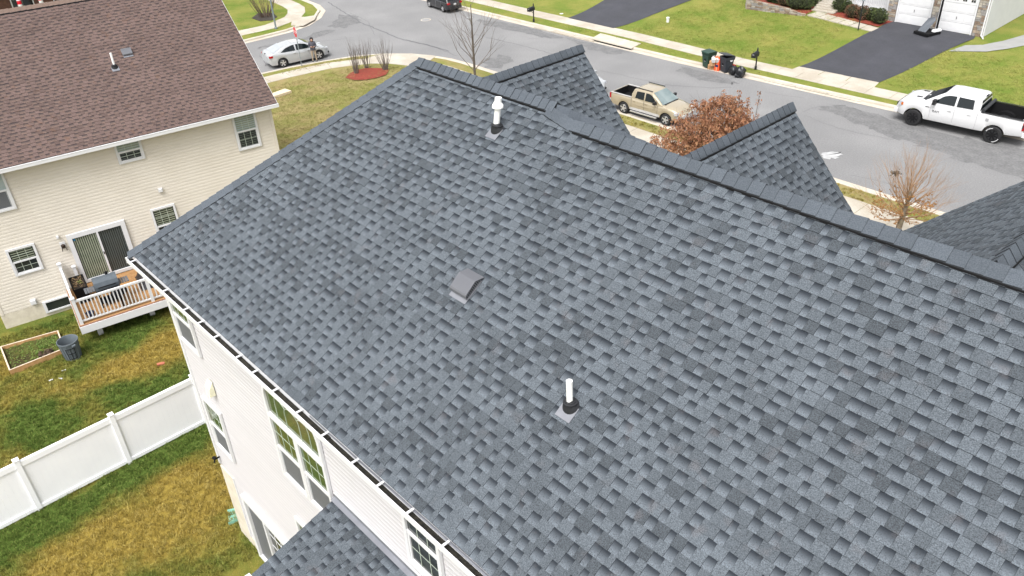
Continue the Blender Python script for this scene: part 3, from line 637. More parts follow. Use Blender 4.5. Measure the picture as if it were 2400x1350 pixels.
m = arch_ring(0.24, 0.252, 0.016, 0.020); m2 = arch_ring(0.58, 0.592, 0.016, 0.020); m.add(m2.v, m2.f)
for q_ in (-0.25, 0.25, -0.59, 0.59): m.tube([wl.p(cx + q_, 0.018, -10.12), wl.p(cx + q_, 0.018, cz)], 0.006, 4)
for t in (36, 72, 108, 144):
    a_, b_ = wl.p(cx + 0.26 * math.cos(math.radians(t)), 0.018, cz + 0.26 * 0.76 * math.sin(math.radians(t))), wl.p(cx + 0.9 * math.cos(math.radians(t)), 0.018, cz + 0.9 * 0.76 * math.sin(math.radians(t)))
    m.tube([a_, b_], 0.006, 4)
m.build('muntin', MATS['grille_bar'], ar, world=True)
wl_ = MB(); wl.box(wl_, -11.96, -9.98, 0.0, 0.05, -10.20, -10.10); wl_.build('mullion', mTrim, ar, world=True)
# patio door under the windows
sd_ = MB()
for a in ((-15.05, -12.95, -14.80, -14.68), (-15.05, -14.93, -16.80, -14.80), (-13.07, -12.95, -16.80, -14.80), (-15.05, -12.95, -16.90, -16.80), (-14.03, -13.95, -16.80, -14.80)): wl.box(sd_, a[0], a[1], 0.0, 0.09, a[2], a[3])
pd = sd_.build('patio_door', mTrim, H, world=True)
for a, b, m_ in ((-14.93, -14.03, mScreen), (-13.95, -13.07, mGlass)):
    q = MB(); wl.box(q, a, b, 0.012, 0.022, -16.80, -14.80); q.build('pane', m_, pd, world=True)
q = MB()
for i in (1, 2): wl.box(q, -13.95 + 0.293 * i - 0.01, -13.95 + 0.293 * i + 0.01, 0.023, 0.03, -16.7, -14.85)
for i in range(1, 5): wl.box(q, -13.95, -13.07, 0.0235, 0.0305, -16.80 + 0.4 * i - 0.01, -16.80 + 0.4 * i + 0.01)
q.build('muntin', mTrim, pd, world=True)
# small fittings on the wall
M('cream_plastic', (0.74, 0.72, 0.55), (0.68, 0.66, 0.50), 6, 0.5)
MB().prism([(-15.04, 4.33, -11.48), (-15.04, 4.33, -11.12), (-15.04, 4.23, -11.26), (-15.04, 4.20, -11.48)], (0.22, 0, 0)).build('dryer_vent', MATS['cream_plastic'], H, world=True)
sp = MB(); sp.tube([(-16.02, 4.33, -14.15), (-16.02, 4.20, -14.16), (-16.02, 4.17, -14.24)], 0.022, 8); sp.lathe([(0.05, -0.012), (0.05, 0.012)], (-16.02, 4.20, -14.10), 10); sp.build('spigot', mBlack, H, world=True)
MB().box((-9.87, 4.315, -10.86), (2.1, 4.335, -10.74)).build('trim_strip', mTrim, H, world=True)
fl = MB(); fl.add([(-9.90, 4.235, -10.885), (2.1, 4.235, -10.885), (2.1, 4.31, -10.85), (-9.90, 4.31, -10.85), (2.1, 4.312, -10.78), (-9.90, 4.312, -10.78)], [(0, 1, 2, 3), (3, 2, 4, 5)]); fl.build('flashing', mFlash, H, world=True)
MB().box((-9.95, 2.47, -11.50), (2.2, 2.57, -11.40)).build('gutter', mTrim, H, world=True)
MB().prism([(-9.862, 2.60, -11.58), (-9.862, 4.32, -11.08), (-9.862, 4.32, -10.93), (-9.862, 2.60, -11.43)], (0.018, 0, 0)).build('rake_board', mTrim, H, world=True)
# plumbing vents and the attic vent on the back slope
yv = V3((0, c8, s8))
def on_roof(px, py):
    r = ray(px, py); return r * (V3((0, YE, ZE)).dot(nb) / r.dot(nb))
def vent_pipe(P, h, r, capped, lean=(0, 0)):
    fl = MB(); fl.obox(P - yv * 0.09 + nb * 0.021, XA * 0.13, yv * 0.115, nb * 0.002); f = fl.build('pipe_flashing', mFlash, H, world=True)
    b = MB(); T = V3((lean[0], lean[1], 1)).normalized()
    k = len(b.v); prof = [(0.125, 0.014, nb), (0.115, 0.03, nb), (0.104, 0.06, (nb * 0.7 + T).normalized()), (0.092, 0.085, (nb * 0.3 + T).normalized()), (0.100, 0.090, T), (0.100, 0.104, T), (0.076, 0.108, T), (0.072, 0.122, T), (r * 1.25, 0.126, T), (r * 1.15, 0.140, T), (r * 1.01, 0.142, T)]
    for rr, hh, ax in prof:
        a_ = XA.copy(); a_ = (a_ - ax * a_.dot(ax)).normalized(); b_ = ax.cross(a_); base = P + (nb * hh if hh < 0.05 else nb * 0.03 + T * (hh - 0.03))
        b.v += [tuple(base + (a_ * math.cos(t) + b_ * math.sin(t)) * rr) for t in [2 * math.pi * j / 20 for j in range(20)]]
    for i in range(len(prof) - 1):
        for j in range(20): b.f.append((i * 20 + j, i * 20 + (j + 1) % 20, (i + 1) * 20 + (j + 1) % 20, (i + 1) * 20 + j)); b.m.append(0)
    b.build('pipe_boot', mRubber, f, 50, world=True)
    p = MB(); p.tube([P + nb * 0.05, P + nb * 0.05 + T * h], r, 18)
    pp = p.build('vent_pipe', mPVC, H, 50, world=True)
    if capped:
        c0 = P + nb * 0.05 + T * (h - 0.185); MB().lathe([(r * 1.05, 0.0), (r * 1.85, 0.012), (r * 1.85, 0.045), (r * 1.7, 0.06), (r * 0.85, 0.135), (r * 0.82, 0.18), (r * 0.70, 0.19)], c0, 20).build('pipe_cap', mPVC, pp, 35, world=True)
    else:
        MB().lathe([(r * 0.85, 0.001), (0.01, 0.0012)], P + nb * 0.05 + T * h, 14).build('pipe_mouth', mPVC, pp, world=True)
vent_pipe(on_roof(1166, 304), 0.545, 0.053, True, (0.09, 0.095))
vent_pipe(on_roof(1339, 953), 0.41, 0.043, False, (-0.02, 0.0))
def attic_vent(P, parent, Xv, Yv, Nv, k, grill=True):
    f = MB(); f.obox(P - Yv * 0.06 * k + Nv * 0.020, Xv * 0.205 * k, Yv * 0.235 * k, Nv * 0.002); fo = f.build('vent_flashing', mFlash, parent, world=True)
    q = lambda x, y, z: P + Xv * x * k + Yv * y * k + Nv * z * k
    prof = [(0.25, 0.04), (0.10, 0.150), (0.085, 0.153), (-0.165, 0.128), (-0.195, 0.112), (-0.212, 0.085), (-0.218, 0.050)]
    top = MB(); n = len(prof)
    for x in (-0.205, 0.205): top.v += [tuple(q(x, y, z)) for y, z in prof]
    for i in range(n - 1): top.f.append((i, i + 1, n + i + 1, n + i)); top.m.append(0)
    pin = [(y * 0.97, z - 0.014) for y, z in prof]
    for x in (-0.205, 0.205): top.v += [tuple(q(x, y, z)) for y, z in pin]
    for i in range(n - 1): top.f += [(2 * n + i, 3 * n + i, 3 * n + i + 1, 2 * n + i + 1), (i, 2 * n + i, 2 * n + i + 1, i + 1), (n + i, n + i + 1, 3 * n + i + 1, 3 * n + i)]; top.m += [0, 0, 0]
    hood = top.build('vent_hood', MATS['vent_metal'], parent, 18, world=True)
    core = MB(); core.prism([q(-0.17, y * 0.9, max(0.02, z - 0.03)) for y, z in prof] + [q(-0.17, -0.2, 0.018), q(-0.17, 0.2, 0.018)], Xv * 0.34 * k); core.build('vent_throat', mBlack, hood, world=True)
    if grill:
        for i in range(11):
            y = -0.20 + i * 0.037; zt = 0.05 + 0.10 * min(1, max(0.0, (0.24 - y) / 0.17)) if y > 0.05 else 0.13
            if y < -0.17: zt = 0.09
            b = MB(); b.obox(q(0.192, y, zt / 2 + 0.008), Xv * 0.006 * k, Yv * 0.008 * k, Nv * zt / 2 * k * 0.9); b.build('grille_bar', mFlash, hood, world=True)
            if i % 2 == 0: b = MB(); b.obox(q(-0.18 + i * 0.036, -0.205, 0.04), Xv * 0.008 * k, Yv * 0.006 * k, Nv * 0.03 * k); b.build('grille_bar', mFlash, hood, world=True)
    return hood
M('vent_metal', (0.085, 0.087, 0.098), (0.095, 0.097, 0.108), 3, 0.3, metal=0.0, spec=0.8, coat=0.5)
attic_vent(on_roof(1097, 670), H, XA, yv, nb, 0.94)
# ================================================================ THE BEIGE HOUSE BEHIND (brown roof)
P0 = V3((-31.131, 2.660, 0)); WN = V3((0.1681, 0.98577, 0)).normalized(); NN = V3((WN.y, -WN.x, 0))
wn = Wall(P0, WN, NN)
BH = thing('house', 'beige vinyl sided house with brown shingle roof at left beyond the fence', 'house', tuple(wn.p(5, -5, -17)))
p31 = math.radians(31); c31, s31 = math.cos(p31), math.sin(p31); vN = 6.04 / c31; zr_ = -10.95 + 6.04 * math.tan(p31)
On = wn.p(0, 0.42, -10.95); Yn = (-NN * c31 + ZA * s31); nE = NN * s31 + ZA * c31; nW = -NN * s31 + ZA * c31
tb = shingle_tabs(On, WN, Yn, [(-0.35, 0), (11.40, 0), (11.40, vN), (-0.35, vN)], 0.150, 41)
tb += shingle_tabs(wn.p(0, -11.66, -10.95), -WN, NN * c31 + ZA * s31, [(-11.40, 0), (0.35, 0), (0.35, vN), (-11.40, vN)], 0.150, 42)
d_ = MB(); d_.add([wn.p(-0.34, 0.42, -10.962), wn.p(11.39, 0.42, -10.962), wn.p(11.39, -5.62, zr_ - 0.012), wn.p(-0.34, -5.62, zr_ - 0.012), wn.p(11.39, -11.66, -10.962), wn.p(-0.34, -11.66, -10.962)], [(0, 1, 2, 3), (3, 2, 4, 5)]); d_.build('roof', mDeckB, BH, world=True)
lay_roof(BH, tb, 0.150, 1.0, mShB)
ridge_vent(BH, wn.p(-0.35, -5.62, zr_), wn.p(11.40, -5.62, zr_), nE, nW, 0.17, 0.035, mBlack); cap_run(BH, wn.p(11.42, -5.62, zr_), wn.p(-0.35, -5.62, zr_), nE, nW, 0.19, 0.165, mCapB, 0.055)
bw = MB(); wn.box(bw, 0, 11.20, -11.24, 0.0, -17.3, -11.0); bw.build('wall', mSideB, BH, world=True)
gw = MB(); gw.prism([wn.p(11.18, 0, -11.05), wn.p(11.18, -11.24, -11.05), wn.p(11.18, -5.62, zr_ - 0.2)], WN * 0.02); gw.prism([wn.p(0.0, 0, -11.05), wn.p(0.0, -11.24, -11.05), wn.p(0.0, -5.62, zr_ - 0.2)], WN * 0.02); gw.build('gable_wall', mSideB, BH, world=True)
siding(BH, 'siding_board', P0, WN, NN, 0.08, 11.13, -16.40, -10.99, 0.1258, mSideB)
for a, b in ((-0.02, 0.09), (11.12, 11.225)):
    q = MB(); wn.box(q, a, b, -0.01, 0.03, -16.42, -10.98); q.build('corner_board', MATS['beige_siding'], BH, world=True)
q = MB(); wn.box(q, -0.03, 11.23, -0.02, 0.015, -17.3, -16.41); q.build('foundation', mFound, BH, world=True)
q = MB(); wn.box(q, -0.35, 11.38, 0.0, 0.40, -11.08, -11.06); q.build('soffit', mTrim, BH, world=True)
q = MB(); wn.box(q, -0.35, 11.42, 0.40, 0.52, -11.08, -10.965); wn.box(q, -0.35, 11.42, 0.505, 0.525, -10.97, -10.945); q.build('gutter', mTrim, BH, world=True)
for sg, y0, y1 in ((1, 0.42, -5.62), (-1, -11.66, -5.62)):
    q = MB(); A1, B1 = wn.p(11.40, y0, -11.05), wn.p(11.40, y1, zr_ - 0.10); q.prism([A1, B1, B1 + ZA * 0.085, A1 + ZA * 0.085], WN * 0.02); q.build('rake_board', mTrim, BH, world=True)
wn = Wall(P0 + NN * 0.022, WN, NN)
sash_window(BH, wn, 9.66, 10.57, -12.60, -11.10, 'blind+', 'dark+d'); sash_window(BH, wn, 5.38, 6.30, -11.95, -11.10, 'blind+', 'dark+d')
sash_window(BH, wn, 0.88, 1.80, -12.58, -11.10, 'blind', 'screen'); sash_window(BH, wn, 0.0 + 0.10, 0.86, -12.58, -11.10, 'blind', 'screen')
sash_window(BH, wn, 5.90, 6.80, -15.48, -13.97, 'dark+', 'dark'); sash_window(BH, wn, 0.93, 1.86, -15.06, -13.99, 'dark+', 'dark')
q = MB()
for a in ((2.90, 4.92, -14.22, -14.05), (2.90, 3.06, -15.98, -14.22), (4.76, 4.92, -15.98, -14.22), (2.90, 4.92, -16.10, -15.98), (3.88, 3.95, -15.98, -14.22)): wn.box(q, a[0], a[1], 0.0, 0.085, a[2], a[3])
sdoor = q.build('sliding_door', mTrim, BH, world=True)
for a, b in ((3.06, 3.88), (3.95, 4.76)):
    q = MB(); wn.box(q, a, b, 0.012, 0.026, -15.98, -14.22); q.build('pane', mGlass, sdoor, world=True)
for a, mm in ((3.06, mBlind), (3.95, mBlindD)):
    for i in range(11):
        q = MB(); wn.box(q, a + 0.03 + i * 0.073, a + 0.075 + i * 0.073, 0.0265, 0.029, -15.96, -14.24); q.build('blind_slat', mm, sdoor, world=True)
q = MB(); wn.box(q, 3.90, 3.93, 0.085, 0.12, -15.15, -15.05); q.build('handle', mBlack, sdoor, world=True)
q = MB(); wn.box(q, 3.09, 3.15, 0.0292, 0.031, -14.34, -14.26); M('blue_sticker', (0.02, 0.22, 0.42), rough=0.5); q.build('door_sticker', MATS['blue_sticker'], sdoor, world=True)
q = MB()
for a in ((1.36, 2.75, -16.42, -16.36), (1.36, 1.46, -16.80, -16.42), (1.36, 2.75, -16.84, -16.78)): wn.box(q, a[0], a[1], 0.0, 0.06, a[2], a[3])
bwin = q.build('basement_window', mTrim, BH, world=True)
q = MB(); wn.box(q, 1.46, 2.75, 0.016, 0.024, -16.78, -16.42); q.build('pane', mGlass, bwin, world=True)
for w_, z_, s_ in ((6.47, -13.30, 0.075), (1.12, -16.23, 0.10), (2.64, -14.02, 0.045)):
    q = MB(); wn.box(q, w_ - s_, w_ + s_, 0.0, 0.05, z_ - s_, z_ + s_); wn.box(q, w_ - s_ * 0.8, w_ + s_ * 0.8, 0.05, 0.10, z_ - s_ * 0.8, z_ + s_ * 0.75); q.build('wall_vent', mTrim, BH, world=True)
q = MB(); wn.box(q, 2.62, 2.80, 0.0, 0.03, -14.50, -14.26); lp = q.build('lamp_plate', mTrim, BH, world=True)
q = MB(); q.lathe([(0.03, -0.10), (0.075, -0.05), (0.07, 0.03), (0.03, 0.06)], wn.p(2.71, 0.13, -14.36), 10); q.tube([wn.p(2.71, 0.02, -14.36), wn.p(2.71, 0.13, -14.33)], 0.02, 6); M('bronze', (0.035, 0.022, 0.016), rough=0.4, metal=0.4)
for dx in (-0.05, 0.05): q.tube([wn.p(2.71 + dx, 0.13, -14.40), wn.p(2.71 + dx * 1.6, 0.16, -14.56)], 0.016, 5)
q.build('wall_lamp', MATS['bronze'], BH, world=True)
wn = Wall(P0, WN, NN)
def on_plane(px, py, O, N):
    r = ray(px, py); return r * (O.dot(N) / r.dot(N))
pv = on_plane(269, 158, On, nE); nb_keep, yv_keep, XA_keep, H_keep = nb, yv, XA, H
nb, yv, XA, H = nE, Yn, WN, BH
vent_pipe(pv, 0.50, 0.040, False)
attic_vent(on_plane(297, 123, On, nE), BH, WN, Yn, nE, 0.85, False)
nb, yv, XA, H = nb_keep, yv_keep, XA_keep, H_keep
# ================================================================ FENCE
FX = -20.92
FN = thing('vinyl_fence', 'white vinyl privacy fence crossing the back yard beside the pale house', 'fence', (FX, 3.2, -17.0))
ys = [8.05, 5.61, 3.195, 0.69, -1.75, -4.2, -6.6]
pm = MB(); pm.box((-0.064, -0.064, -0.3), (0.064, 0.064, 1.86)); pmesh = pm.mesh('post', mFenceW)
pc = MB(); pc.box((-0.078, -0.078, 1.86), (0.078, 0.078, 1.89)); pc.add([(-0.07, -0.07, 1.89), (0.07, -0.07, 1.89), (0.07, 0.07, 1.89), (-0.07, 0.07, 1.89), (0, 0, 1.915)], [(0, 1, 4), (1, 2, 4), (2, 3, 4), (3, 0, 4)]); pcm = pc.mesh('post_cap', mFenceW)
for y in ys:
    p = bpy.data.objects.new('post', pmesh); S.collection.objects.link(p); p.parent = FN; p.location = (0, y - 3.2, gz(FX, y) + 17.0)
    c = bpy.data.objects.new('post_cap', pcm); S.collection.objects.link(c); c.parent = p
bm_ = {}
for i in range(len(ys) - 1):
    y0, y1 = ys[i + 1] + 0.064, ys[i] - 0.064; z = gz(FX, (y0 + y1) / 2)
    for nm, a, b_, t in (('top_rail', 1.62, 1.79, 0.045), ('bottom_rail', 0.05, 0.17, 0.045)):
        MB().box((FX - t, y0, z + a), (FX + t, y1, z + b_)).build(nm, mFenceW, FN, world=True)
    n = 15; w = (y1 - y0) / n
    bm2 = MB(); bm2.prism([(-0.012, 0.0003, 0), (-0.012, w - 0.0003, 0), (0.0125, w - 0.0003, 0), (0.014, w - 0.003, 0), (0.014, 0.003, 0), (0.0125, 0.0003, 0)], (0, 0, 1.45)); me = bm2.mesh('board', mFenceW)
    for k in range(n):
        o = bpy.data.objects.new('board', me); S.collection.objects.link(o); o.parent = FN; o.location = (0, y0 + k * w - 3.2, z + 0.17 + 17.0)
# ================================================================ DECK behind the beige house
mWood = M('deck_wood', (0.34, 0.185, 0.075), (0.27, 0.14, 0.055), 3, 0.7, 0.2, 30, stretch=(4, 1, 1), c3=(0.36, 0.215, 0.10), scale3=2, amt3=0.5)
mWoodE = M('deck_edge', (0.30, 0.16, 0.11), (0.25, 0.13, 0.09), 4, 0.7)
DZ = -16.13; DW0, DW1, DN1 = 2.28, 6.35, 2.98
DK = thing('deck', 'low wooden deck with white railing behind the beige house', 'deck', tuple(wn.p(4.2, 1.5, -17)))
nb_ = 21; bwid = (DN1 - 0.09) / nb_
for i in range(nb_):
    q = MB(); wn.box(q, DW0, DW1, 0.09 + i * bwid + 0.003, 0.09 + (i + 1) * bwid - 0.003, DZ - 0.03, DZ); q.build('deck_board', mWood, DK, world=True)
q = MB(); wn.box(q, DW0 - 0.012, DW1 + 0.012, DN1, DN1 + 0.015, DZ - 0.045, DZ + 0.0); wn.box(q, DW0 - 0.02, DW0 - 0.004, 0.09, DN1 + 0.015, DZ - 0.045, DZ); q.build('edge_strip', mWoodE, DK, world=True)
q = MB(); wn.box(q, DW0 - 0.03, DW1 + 0.03, DN1, DN1 + 0.04, DZ - 0.33, DZ - 0.047); wn.box(q, DW0 - 0.03, DW0, 0.09, DN1, DZ - 0.33, DZ - 0.047); wn.box(q, DW1, DW1 + 0.03, 0.09, DN1, DZ - 0.33, DZ - 0.047); q.build('fascia', mTrim, DK, world=True)
for w_, n_ in ((2.82, 2.45), (4.66, 2.35), (6.1, 2.4)):
    q = MB(); wn.box(q, w_ - 0.09, w_ + 0.09, n_ - 0.09, n_ + 0.09, -17.2, DZ - 0.33); q.build('support_post', mTrim, DK, world=True)
for w_, n_, h in ((2.36, DN1 - 0.09, 1.05), (4.78, DN1 - 0.09, 1.05), (6.28, DN1 - 0.09, 1.05), (2.36, 0.18, 1.12), (2.78, 0.16, 0.85)):
    q = MB(); wn.box(q, w_ - 0.055, w_ + 0.055, n_ - 0.055, n_ + 0.055, DZ, DZ + h); po = q.build('rail_post', mTrim, DK, world=True)
    q = MB(); wn.box(q, w_ - 0.075, w_ + 0.075, n_ - 0.075, n_ + 0.075, DZ + h, DZ + h + 0.035); wn.box(q, w_ - 0.045, w_ + 0.045, n_ - 0.045, n_ + 0.045, DZ + h + 0.035, DZ + h + 0.06); q.build('post_cap', mTrim, po, world=True)
for a, b_ in ((2.415, 4.725), (4.835, 6.225)):
    q = MB(); wn.box(q, a, b_, DN1 - 0.125, DN1 - 0.055, DZ + 0.90, DZ + 0.97); q.build('top_rail', mTrim, DK, world=True)
    q = MB(); wn.box(q, a, b_, DN1 - 0.115, DN1 - 0.065, DZ + 0.09, DZ + 0.14); q.build('bottom_rail', mTrim, DK, world=True)
    k = int((b_ - a) / 0.118)
    for i in range(1, k):
        w_ = a + (b_ - a) * i / k; q = MB(); wn.box(q, w_ - 0.02, w_ + 0.02, DN1 - 0.11, DN1 - 0.07, DZ + 0.14, DZ + 0.90); q.build('baluster', mTrim, DK, world=True)
q = MB(); wn.box(q, 2.325, 2.395, 0.24, DN1 - 0.15, DZ + 0.90, DZ + 0.97); q.build('top_rail', mTrim, DK, world=True)
q = MB(); wn.box(q, 2.335, 2.385, 0.24, DN1 - 0.15, DZ + 0.09, DZ + 0.14); q.build('bottom_rail', mTrim, DK, world=True)
for i in range(1, 21):
    n_ = 0.24 + 2.59 * i / 21; q = MB(); wn.box(q, 2.34, 2.38, n_ - 0.02, n_ + 0.02, DZ + 0.14, DZ + 0.90); q.build('baluster', mTrim, DK, world=True)
# things on the deck
aW = math.atan2(WN.y, WN.x)
mGrill = M('grill_lid', (0.070, 0.085, 0.10), (0.085, 0.10, 0.115), 4, 0.5)
mSoil = M('soil', (0.040, 0.028, 0.018), (0.020, 0.015, 0.011), 14, 0.95, 1.0, 30)
gp = wn.p(3.55, 2.0, DZ)
GR = thing('barbecue_grill', 'grey barbecue grill with side shelves standing on the deck', 'grill', tuple(gp), aW)
q = MB(); prof = [(-0.30, 0.72), (-0.30, 0.86), (-0.24, 1.0), (-0.10, 1.08), (0.10, 1.08), (0.24, 1.0), (0.30, 0.86), (0.30, 0.72)]
q.prism([(-0.40, y, z) for y, z in prof], (0.80, 0, 0)); q.build('lid', mGrill, GR)
MB().box((-0.41, -0.31, 0.56), (0.41, 0.31, 0.715)).build('firebox', mBlack, GR)
for s in (-1, 1):
    for k in range(4):
        x = s * (0.45 + k * 0.085); MB().box((x - 0.037, -0.20, 0.70), (x + 0.037, 0.20, 0.725)).build('shelf_slat', M('shelf_grey', (0.11, 0.115, 0.125), rough=0.6) if 'shelf_grey' not in MATS else MATS['shelf_grey'], GR)
for x in (-0.36, 0.36):
    for y in (-0.25, 0.25): MB().box((x - 0.025, y - 0.025, 0.0), (x + 0.025, y + 0.025, 0.56)).build('leg', mBlack, GR)
MB().box((-0.34, -0.23, 0.14), (0.34, 0.23, 0.17)).build('lower_shelf', mBlack, GR)
q = MB(); q.tube([(0.12, 0.10, 1.08), (0.12, 0.10, 1.17)], 0.05, 10); q.build('lid_chimney', mBlack, GR)
q = MB(); q.tube([(-0.3, -0.36, 0.86), (0.3, -0.36, 0.86)], 0.018, 8); q.build('handle', mBlack, GR)
q = MB(); q.lathe([(0.27, 0.60), (0.28, 0.66), (0.23, 0.74), (0.12, 0.79), (0.02, 0.80)], (0.28, -0.62, 0), 18); fp = q.build('side_kettle', mBlack, GR, 40)
q = MB(); q.box((0.20, -0.72, 0.775), (0.36, -0.63, 0.806)); q.build('badge', mTrim, fp)
q = MB(); q.tube([(0.28, -0.62, 0.0), (0.28, -0.62, 0.6)], 0.03, 6); q.build('kettle_stand', mBlack, GR)
PL = thing('planter_box', 'tall black planter box with withered plants on the deck', 'planter', tuple(wn.p(2.72, 1.05, DZ)), aW)
q = MB(); q.add([(-0.19, -0.44, 0), (0.19, -0.44, 0), (0.19, 0.44, 0), (-0.19, 0.44, 0), (-0.25, -0.52, 0.66), (0.25, -0.52, 0.66), (0.25, 0.52, 0.66), (-0.25, 0.52, 0.66), (-0.22, -0.49, 0.66), (0.22, -0.49, 0.66), (0.22, 0.49, 0.66), (-0.22, 0.49, 0.66), (-0.21, -0.48, 0.58), (0.21, -0.48, 0.58), (0.21, 0.48, 0.58), (-0.21, 0.48, 0.58)],
  [(0, 3, 2, 1), (0, 1, 5, 4), (1, 2, 6, 5), (2, 3, 7, 6), (3, 0, 4, 7), (4, 5, 9, 8), (5, 6, 10, 9), (6, 7, 11, 10), (7, 4, 8, 11), (8, 9, 13, 12), (9, 10, 14, 13), (10, 11, 15, 14), (11, 8, 12, 15)]); q.build('pot', mBlack, PL)
MB().box((-0.208, -0.478, 0.5), (0.208, 0.478, 0.585)).build('soil', mSoil, PL)
def leaf_quads(mb, centers, size, r, droop=0.0, mi=0, aspect=2.0):
    for c in centers:
        a = V3((r.gauss(0, 1), r.gauss(0, 1), r.gauss(0, 0.7) - droop)).normalized(); b = a.orthogonal().normalized(); b = (b * math.cos(t_) + a.cross(b) * math.sin(t_)) if (t_ := r.uniform(0, 6.28)) else b
        s = size * r.uniform(0.6, 1.3); c = V3(c); n = a.cross(b) * (s * 0.18)
        mb.add([c - b * s / aspect * 0.5, c + a * s * 0.5 + n, c + b * s / aspect * 0.5, c - a * s * 0.5 + n], [(0, 1, 2, 3)] if False else [(0, 1, 3), (1, 2, 3)], mi)
mLeafG = M('green_leaf', (0.10, 0.17, 0.03), (0.16, 0.21, 0.05), 5, 0.7); mLeafD = M('dry_leaf', (0.16, 0.10, 0.05), (0.24, 0.17, 0.09), 6, 0.85)
r_ = random.Random(3); q = MB(); leaf_quads(q, [(r_.uniform(-0.18, 0.18), r_.uniform(-0.42, 0.42), 0.60 + r_.uniform(0, 0.14)) for _ in range(110)], 0.07, r_); tag(q.build('dry_plant', mLeafD, PL, fix=False), kind='stuff')
q = MB(); leaf_quads(q, [(r_.uniform(-0.06, 0.12), r_.uniform(-0.15, 0.1), 0.62 + r_.uniform(0, 0.08)) for _ in range(14)], 0.09, r_); tag(q.build('green_plant', mLeafG, PL, fix=False), kind='stuff')
CV = thing('covered_chairs', 'deck furniture draped in a black tarpaulin next to the sliding door', 'furniture cover', tuple(wn.p(5.35, 1.35, DZ)), aW)
q = MB(); nx, ny = 13, 11; r_ = random.Random(8)
for i in range(nx):
    for j in range(ny):
        u, v = i / (nx - 1) * 2 - 1, j / (ny - 1) * 2 - 1; e = max(abs(u), abs(v)); h = 0.62 * (1 - sm((e - 0.55) / 0.45)) + 0.30 * math.exp(-((u + 0.5) ** 2 + (v - 0.45) ** 2) * 9) + 0.12 * math.sin(5 * u + 2 * v) * (1 - e * 0.8) + r_.uniform(-0.03, 0.03)
        q.v.append((u * 0.75, v * 0.62, max(0.01, h)))
for i in range(nx - 1):
    for j in range(ny - 1): q.f.append((i * ny + j, (i + 1) * ny + j, (i + 1) * ny + j + 1, i * ny + j + 1)); q.m.append(0)
q.build('tarpaulin', M('black_tarp', (0.016, 0.017, 0.02), (0.028, 0.028, 0.032), 4, 0.45), CV, 60)
q = MB()
for x, y in ((-0.5, -0.4), (0.5, -0.4), (0.5, 0.4), (-0.5, 0.4)): q.box((x - 0.03, y - 0.03, 0), (x + 0.03, y + 0.03, 0.4))
q.build('frame_leg', mBlack, CV)
PT = thing('plant_pot', 'small dark blue pot standing near the front corner of the deck', 'pot', tuple(wn.p(2.72, 2.62, DZ)))
MB().lathe([(0.10, 0.0), (0.14, 0.16), (0.15, 0.20), (0.13, 0.20), (0.12, 0.14), (0.02, 0.13)], (0, 0, 0), 14).build('pot', M('blue_glaze', (0.02, 0.03, 0.07), rough=0.3), PT, 40)
# ================================================================ BACK YARD things
GB = thing('raised_garden_bed', 'raised garden bed framed with timber boards on the grass below the deck', 'garden bed', (-28.7, 2.9, gz(-28.7, 2.9)))
cs = [V3(p) for p in ((-28.03, 1.95, 0), (-27.95, 3.70, 0), (-29.25, 3.90, 0), (-29.72, 2.12, 0))]
mTimb = M('bed_timber', (0.46, 0.27, 0.12), (0.36, 0.20, 0.085), 6, 0.8); mTimbT = M('bed_timber_top', (0.62, 0.52, 0.40), (0.5, 0.4, 0.3), 8, 0.8)
gzb = gz(-28.7, 2.9)
for i in range(4):
    a, b_ = cs[i], cs[(i + 1) % 4]; d = (b_ - a).normalized(); n = V3((d.y, -d.x, 0)); L = (b_ - a).length
    c = (a + b_) / 2 + V3((0, 0, gzb + 0.09)); MB().obox(c, d * (L / 2 + (0.02 if i % 2 else -0.022)), n * 0.022, V3((0, 0, 0.12))).build('side_board', mTimb, GB, world=True)
    MB().obox(c + V3((0, 0, 0.123)), d * (L / 2 + (0.02 if i % 2 else -0.022)), n * 0.023, V3((0, 0, 0.003))).build('board_edge', mTimbT, GB, world=True)
sl = MB(); nx = 14
for i in range(nx):
    for j in range(nx):
        u, v = 0.02 + 0.96 * i / (nx - 1), 0.02 + 0.96 * j / (nx - 1); p = cs[0].lerp(cs[1], u).lerp(cs[3].lerp(cs[2], u), v); sl.v.append((p.x, p.y, gzb + 0.10 + rnd.uniform(-0.03, 0.05)))
for i in range(nx - 1):
    for j in range(nx - 1): sl.f.append((i * nx + j, (i + 1) * nx + j, (i + 1) * nx + j + 1, i * nx + j + 1)); sl.m.append(0)
sl.build('soil', lawn_mat('weedy_soil', (0.12, 0.15, 0.03), (0.065, 0.050, 0.025), 0.48, (0.14, 0.11, 0.05), 0.9), GB, 60, world=True)
r_ = random.Random(5)
def bedp(u0, u1, v0, v1, n, h): return [tuple(cs[0].lerp(cs[1], u_).lerp(cs[3].lerp(cs[2], u_), v_) + V3((0, 0, gzb + 0.13 + r_.uniform(0, h)))) for u_, v_ in ((r_.uniform(u0, u1), r_.uniform(v0, v1)) for _ in range(n))]
q = MB(); leaf_quads(q, bedp(0.6, 0.95, 0.45, 0.95, 260, 0.05) + bedp(0.05, 0.95, 0.05, 0.95, 380, 0.04), 0.07, r_); tag(q.build('weeds', mLeafG, GB, world=True, fix=False), kind='stuff')
q = MB(); leaf_quads(q, bedp(0.55, 0.80, 0.02, 0.25, 120, 0.12), 0.13, r_); tag(q.build('dead_leaves', M('rotting_leaf', (0.055, 0.038, 0.028), (0.12, 0.075, 0.05), 5, 0.9), GB, world=True, fix=False), kind='stuff')
q = MB(); leaf_quads(q, bedp(0.50, 0.62, 0.18, 0.34, 24, 0.12), 0.13, r_); tag(q.build('cabbage', mLeafG, GB, world=True, fix=False), kind='stuff')
p = on_ground(174, 838)
